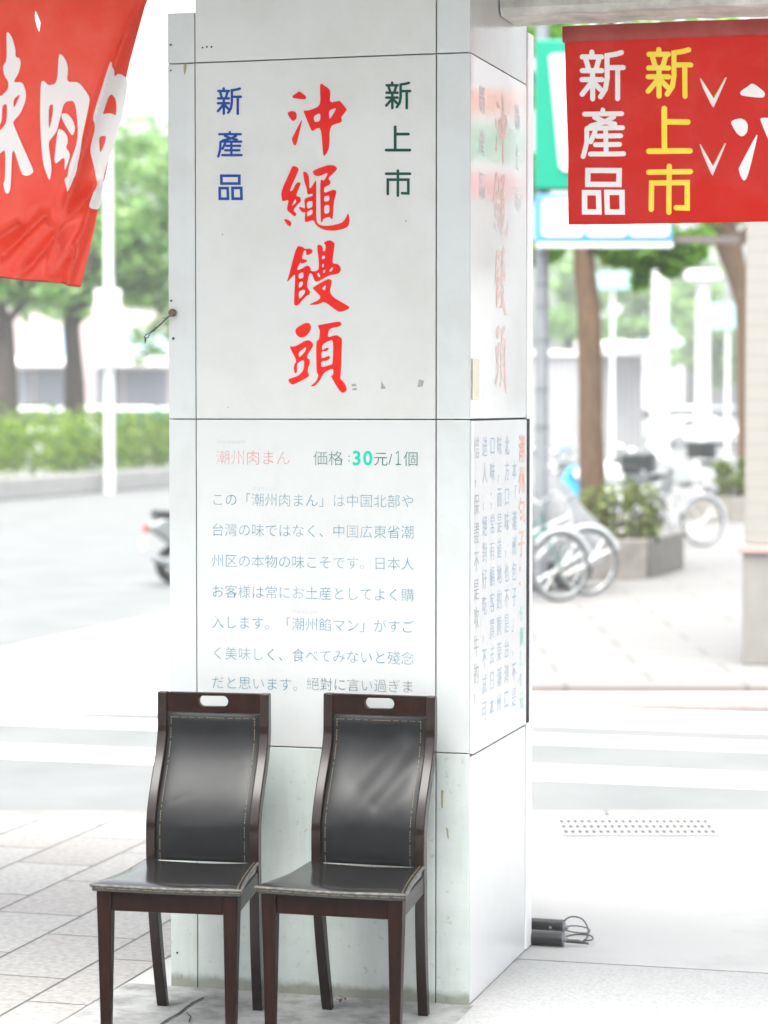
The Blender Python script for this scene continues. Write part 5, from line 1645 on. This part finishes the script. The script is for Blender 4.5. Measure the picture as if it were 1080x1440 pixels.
place_car(205, 84, R(5), 'body_white', 'white van seen over the hedge beside the pillar\'s left edge', True)
place_car(135, 92, R(175), 'body_silver', 'silver van farther back behind the signal pole', True)
place_car(985, 118, R(12), 'body_white', 'white car on the far road right of the lamp post', False)
place_car(930, 128, R(165), 'body_white', 'white van on the far road left of the lamp post', True)
place_car(1015, 140, R(10), 'body_silver', 'silver van far behind the bent tree', True)
# green fence on the median's far side
gf = at(180, 600, 66)
fe = empty('road_fence', (gf.x, gf.y, -.16), R(4), 'low green rail fence behind the hedge near the pillar', 'fence')
fm_ = MB()
for i in range(9):
    fm_.box(-.2 + i * .5 - .03, -.2 + i * .5 + .03, -.03, .03, 0, 1.75)
fm_.build('post', M['body_teal'], fe)
MB().box(-.3, 4.0, -.02, .02, 1.76, 1.84).build('rail', M['body_teal'], fe)

# ---- right far background
Yg = 120
gx = lambda px: at(px, 570, Yg).x
gz = lambda py: at(540, py, Yg).z + .16
gb = empty('grey_building', (gx(700), Yg, -.16), 0, 'pale grey flat walled building far off behind the sign pole', 'building')
MB().box(0, gx(905) - gx(700), 0, 14, 0, gz(500)).build('wall', M['grey_wall'], gb)
pn = MB()
for px in range(775, 905, 9):
    pn.box(gx(px) - gx(700), gx(px) - gx(700) + .06, -.05, -.003, 0, gz(502))
pn.build('wall_rib', M['steel'], gb)
MB().box(-.1, gx(906) - gx(700), -.2, 14.1, gz(500) + .003, gz(493)).build('roof_edge', M['white_paint'], gb)
MB().box(gx(842) - gx(700), gx(915) - gx(700), -2.2, -.21, gz(498), gz(488)).build('canopy', M['white_paint'], gb)
Yh = 190
hx = lambda px: at(px, 570, Yh).x
hz = lambda py: at(540, py, Yh).z + .16
hb = empty('white_building', (hx(860), Yh, -.16), 0, 'blurred white building with pale bands beyond the lamp post', 'building')
MB().box(0, hx(960) - hx(860), 0, 12, 0, hz(430)).build('wall', M['white_paint'], hb)
for py in (455, 480, 510):
    MB().box(1, hx(955) - hx(860), -.1, -.003, hz(py + 10), hz(py)).build('window_band', M['pale_blue'], hb)
far_tree(980, 165, [(980, 540), (980, 480)], [.4, .35, .3], [(965, 430, 3.2, 3.0), (1010, 450, 3.0, 3.2), (985, 500, 3.5, 2.0), (1030, 490, 2.5, 2.4)], 61, 0.42, 81, 'far tree mass behind the lamp post on the right', group='far trees on the right', k=8)
far_tree(800, 150, [(800, 540), (800, 470)], [.4, .35, .3], [(790, 430, 3.0, 2.6), (850, 460, 3.2, 2.0), (890, 430, 2.4, 2.2)], 61, 0.42, 91, 'far tree showing above the grey building either side of the trunk', group='far trees on the right', k=8)
far_tree(900, 230, [(900, 540), (900, 470)], [.5, .4, .3], [(880, 380, 5, 4), (930, 400, 5, 4), (960, 380, 4, 4), (820, 380, 5, 4)], 61, 0.55, 95, 'tallest far tree between the two brown trunks', group='far trees on the right', k=8)
# street lamp
Yl = 70
lp = at(988, 570, Yl)
sl_ = empty('street_lamp', (lp.x, Yl, -.16), 0, 'white street lamp post with a flat round head', 'street lamp')
zt_ = at(988, 398, Yl).z + .16
MB().tube([(0, 0, 0), (0, 0, 1.2), (0, 0, zt_)], [.22, .2, .18], 16).build('post', M['white_paint'], sl_, smooth=True)
MB().tube([(0, 0, zt_ + .002), (0, 0, zt_ + .12), (0, 0, zt_ + .34)], [.28, .52, .46], 20).build('lamp_head', M['white_paint'], sl_, smooth=True)
Yl = 95
lp = at(928, 570, Yl)
tpz = lambda py: at(540, py, Yl).z + .16
tp_ = empty('traffic_pole', (lp.x, Yl, -.16), 0, 'white traffic pole with a long arm beyond the brown trunk', 'signal pole')
MB().tube([(0, 0, 0), (0, 0, 3), (0, 0, tpz(360))], [.35, .32, .28], 14).build('pole', M['white_paint'], tp_, smooth=True)
MB().tube([(0, 0, tpz(492)), (-1.5, 0, tpz(487)), (-3.2, 0, tpz(486))], [.2, .18, .14], 10).build('arm', M['white_paint'], tp_, smooth=True)
Yl = 90
lp = at(1024, 445, Yl)
gs = empty('road_sign', (lp.x, Yl, -.16), 0, 'pale turquoise road sign beside the bent tree', 'sign')
MB().box(-.6, .6, -.05, .05, lp.z - .45 + .16, lp.z + .45 + .16).build('sign_plate', mat('turquoise_plate', (0.30, 0.50, 0.50), 0.4), gs, bevel=.02)
MB().tube([(0, .1, 0), (0, .1, lp.z + .5)], .06, 10).build('post', M['white_paint'], gs, smooth=True)
Yl = 85
lp = at(862, 395, Yl)
gs = empty('road_sign', (lp.x, Yl, -.16), 0, 'turquoise direction sign between the hanging leaves and the trunk', 'sign')
MB().box(-.55, .55, -.05, .05, lp.z - .28 + .16, lp.z + .28 + .16).build('sign_plate', bpy.data.materials['turquoise_plate'], gs, bevel=.02)
MB().tube([(0, .1, 0), (0, .1, lp.z + .3)], .05, 10).build('post', M['white_paint'], gs, smooth=True)

# ---- the street front opposite, behind the photographer, and a striped shop front off to the right (both show in the gloss of the tiles and the leather)
ob = empty('street_front', (0, -9, 0), 0, 'unseen dark grey shop fronts across the arcade behind the photographer', 'building')
MB().box(-14, 14, -6, 0, 0, 4.2).build('wall', mat('street_front_wall', (0.06, 0.058, 0.056), 0.8, (0.04, 0.04, 0.04), scale=0.6), ob)  # coloured dark so that little light shows in the leather's reflections

# ---- haze volume added to veil the far background
hz_ = MB().box(-120, 120, -20, 300, -1.2, 26)
air = hz_.build('haze', bpy.data.materials.new('haze_veil'))
hm_ = air.data.materials[0]; hm_.use_nodes = True
nt = hm_.node_tree
nt.nodes.remove(nt.nodes['Principled BSDF'])
pv = nt.nodes.new('ShaderNodeVolumePrincipled')
pv.inputs['Color'].default_value = (0.95, 0.97, 1.0, 1)
pv.inputs['Density'].default_value = 0.0011
nt.links.new(pv.outputs[0], nt.nodes['Material Output'].inputs['Volume'])
tag(air, kind='stuff')

def mirrored(px, py, t):
    y_, z_ = side(px, py)
    p = world_of(0, y_, z_)
    d = ray(px, py); d = d - EX * (2 * d.dot(EX))
    k = t / Vector((d.x, d.y)).length
    return p + d * k
T_ = 16.0
a = mirrored(671, 300, T_); b_ = mirrored(726, 300, T_)
sf = empty('striped_shop_front', (a.x, a.y, ZP), math.atan2(b_.y - a.y, b_.x - a.x), 'shop front with orange green and red stripes mirrored in the glossy pillar side', 'building')
wf = (Vector((b_.x, b_.y)) - Vector((a.x, a.y))).length
sz = lambda py: mirrored(700, py, T_).z - ZP
for nm, y0, y1, m_ in (('orange_stripe', 128, 161, mat('stripe_orange', (0.75, 0.16, 0.05), 0.4)), ('white_stripe', 162, 178, M['sign_white']), ('green_stripe', 179, 228, mat('stripe_green', (0.01, 0.36, 0.16), 0.4)),
                       ('white_stripe', 229, 245, M['sign_white']), ('red_stripe', 246, 278, mat('stripe_red', (0.60, 0.03, 0.03), 0.4))):
    MB().box(0, wf, -0.35, 0.0, sz(y1), sz(y0)).build(nm, m_, sf)
MB().box(0, wf, -0.33, -0.02, sz(278) - .6, sz(278) - .01).build('wall', M['grey_wall'], sf)
for x_ in (0.1, wf - 0.3):
    MB().box(x_, x_ + .2, -0.3, -0.1, 0, sz(278) - .605).build('post', M['white_paint'], sf)
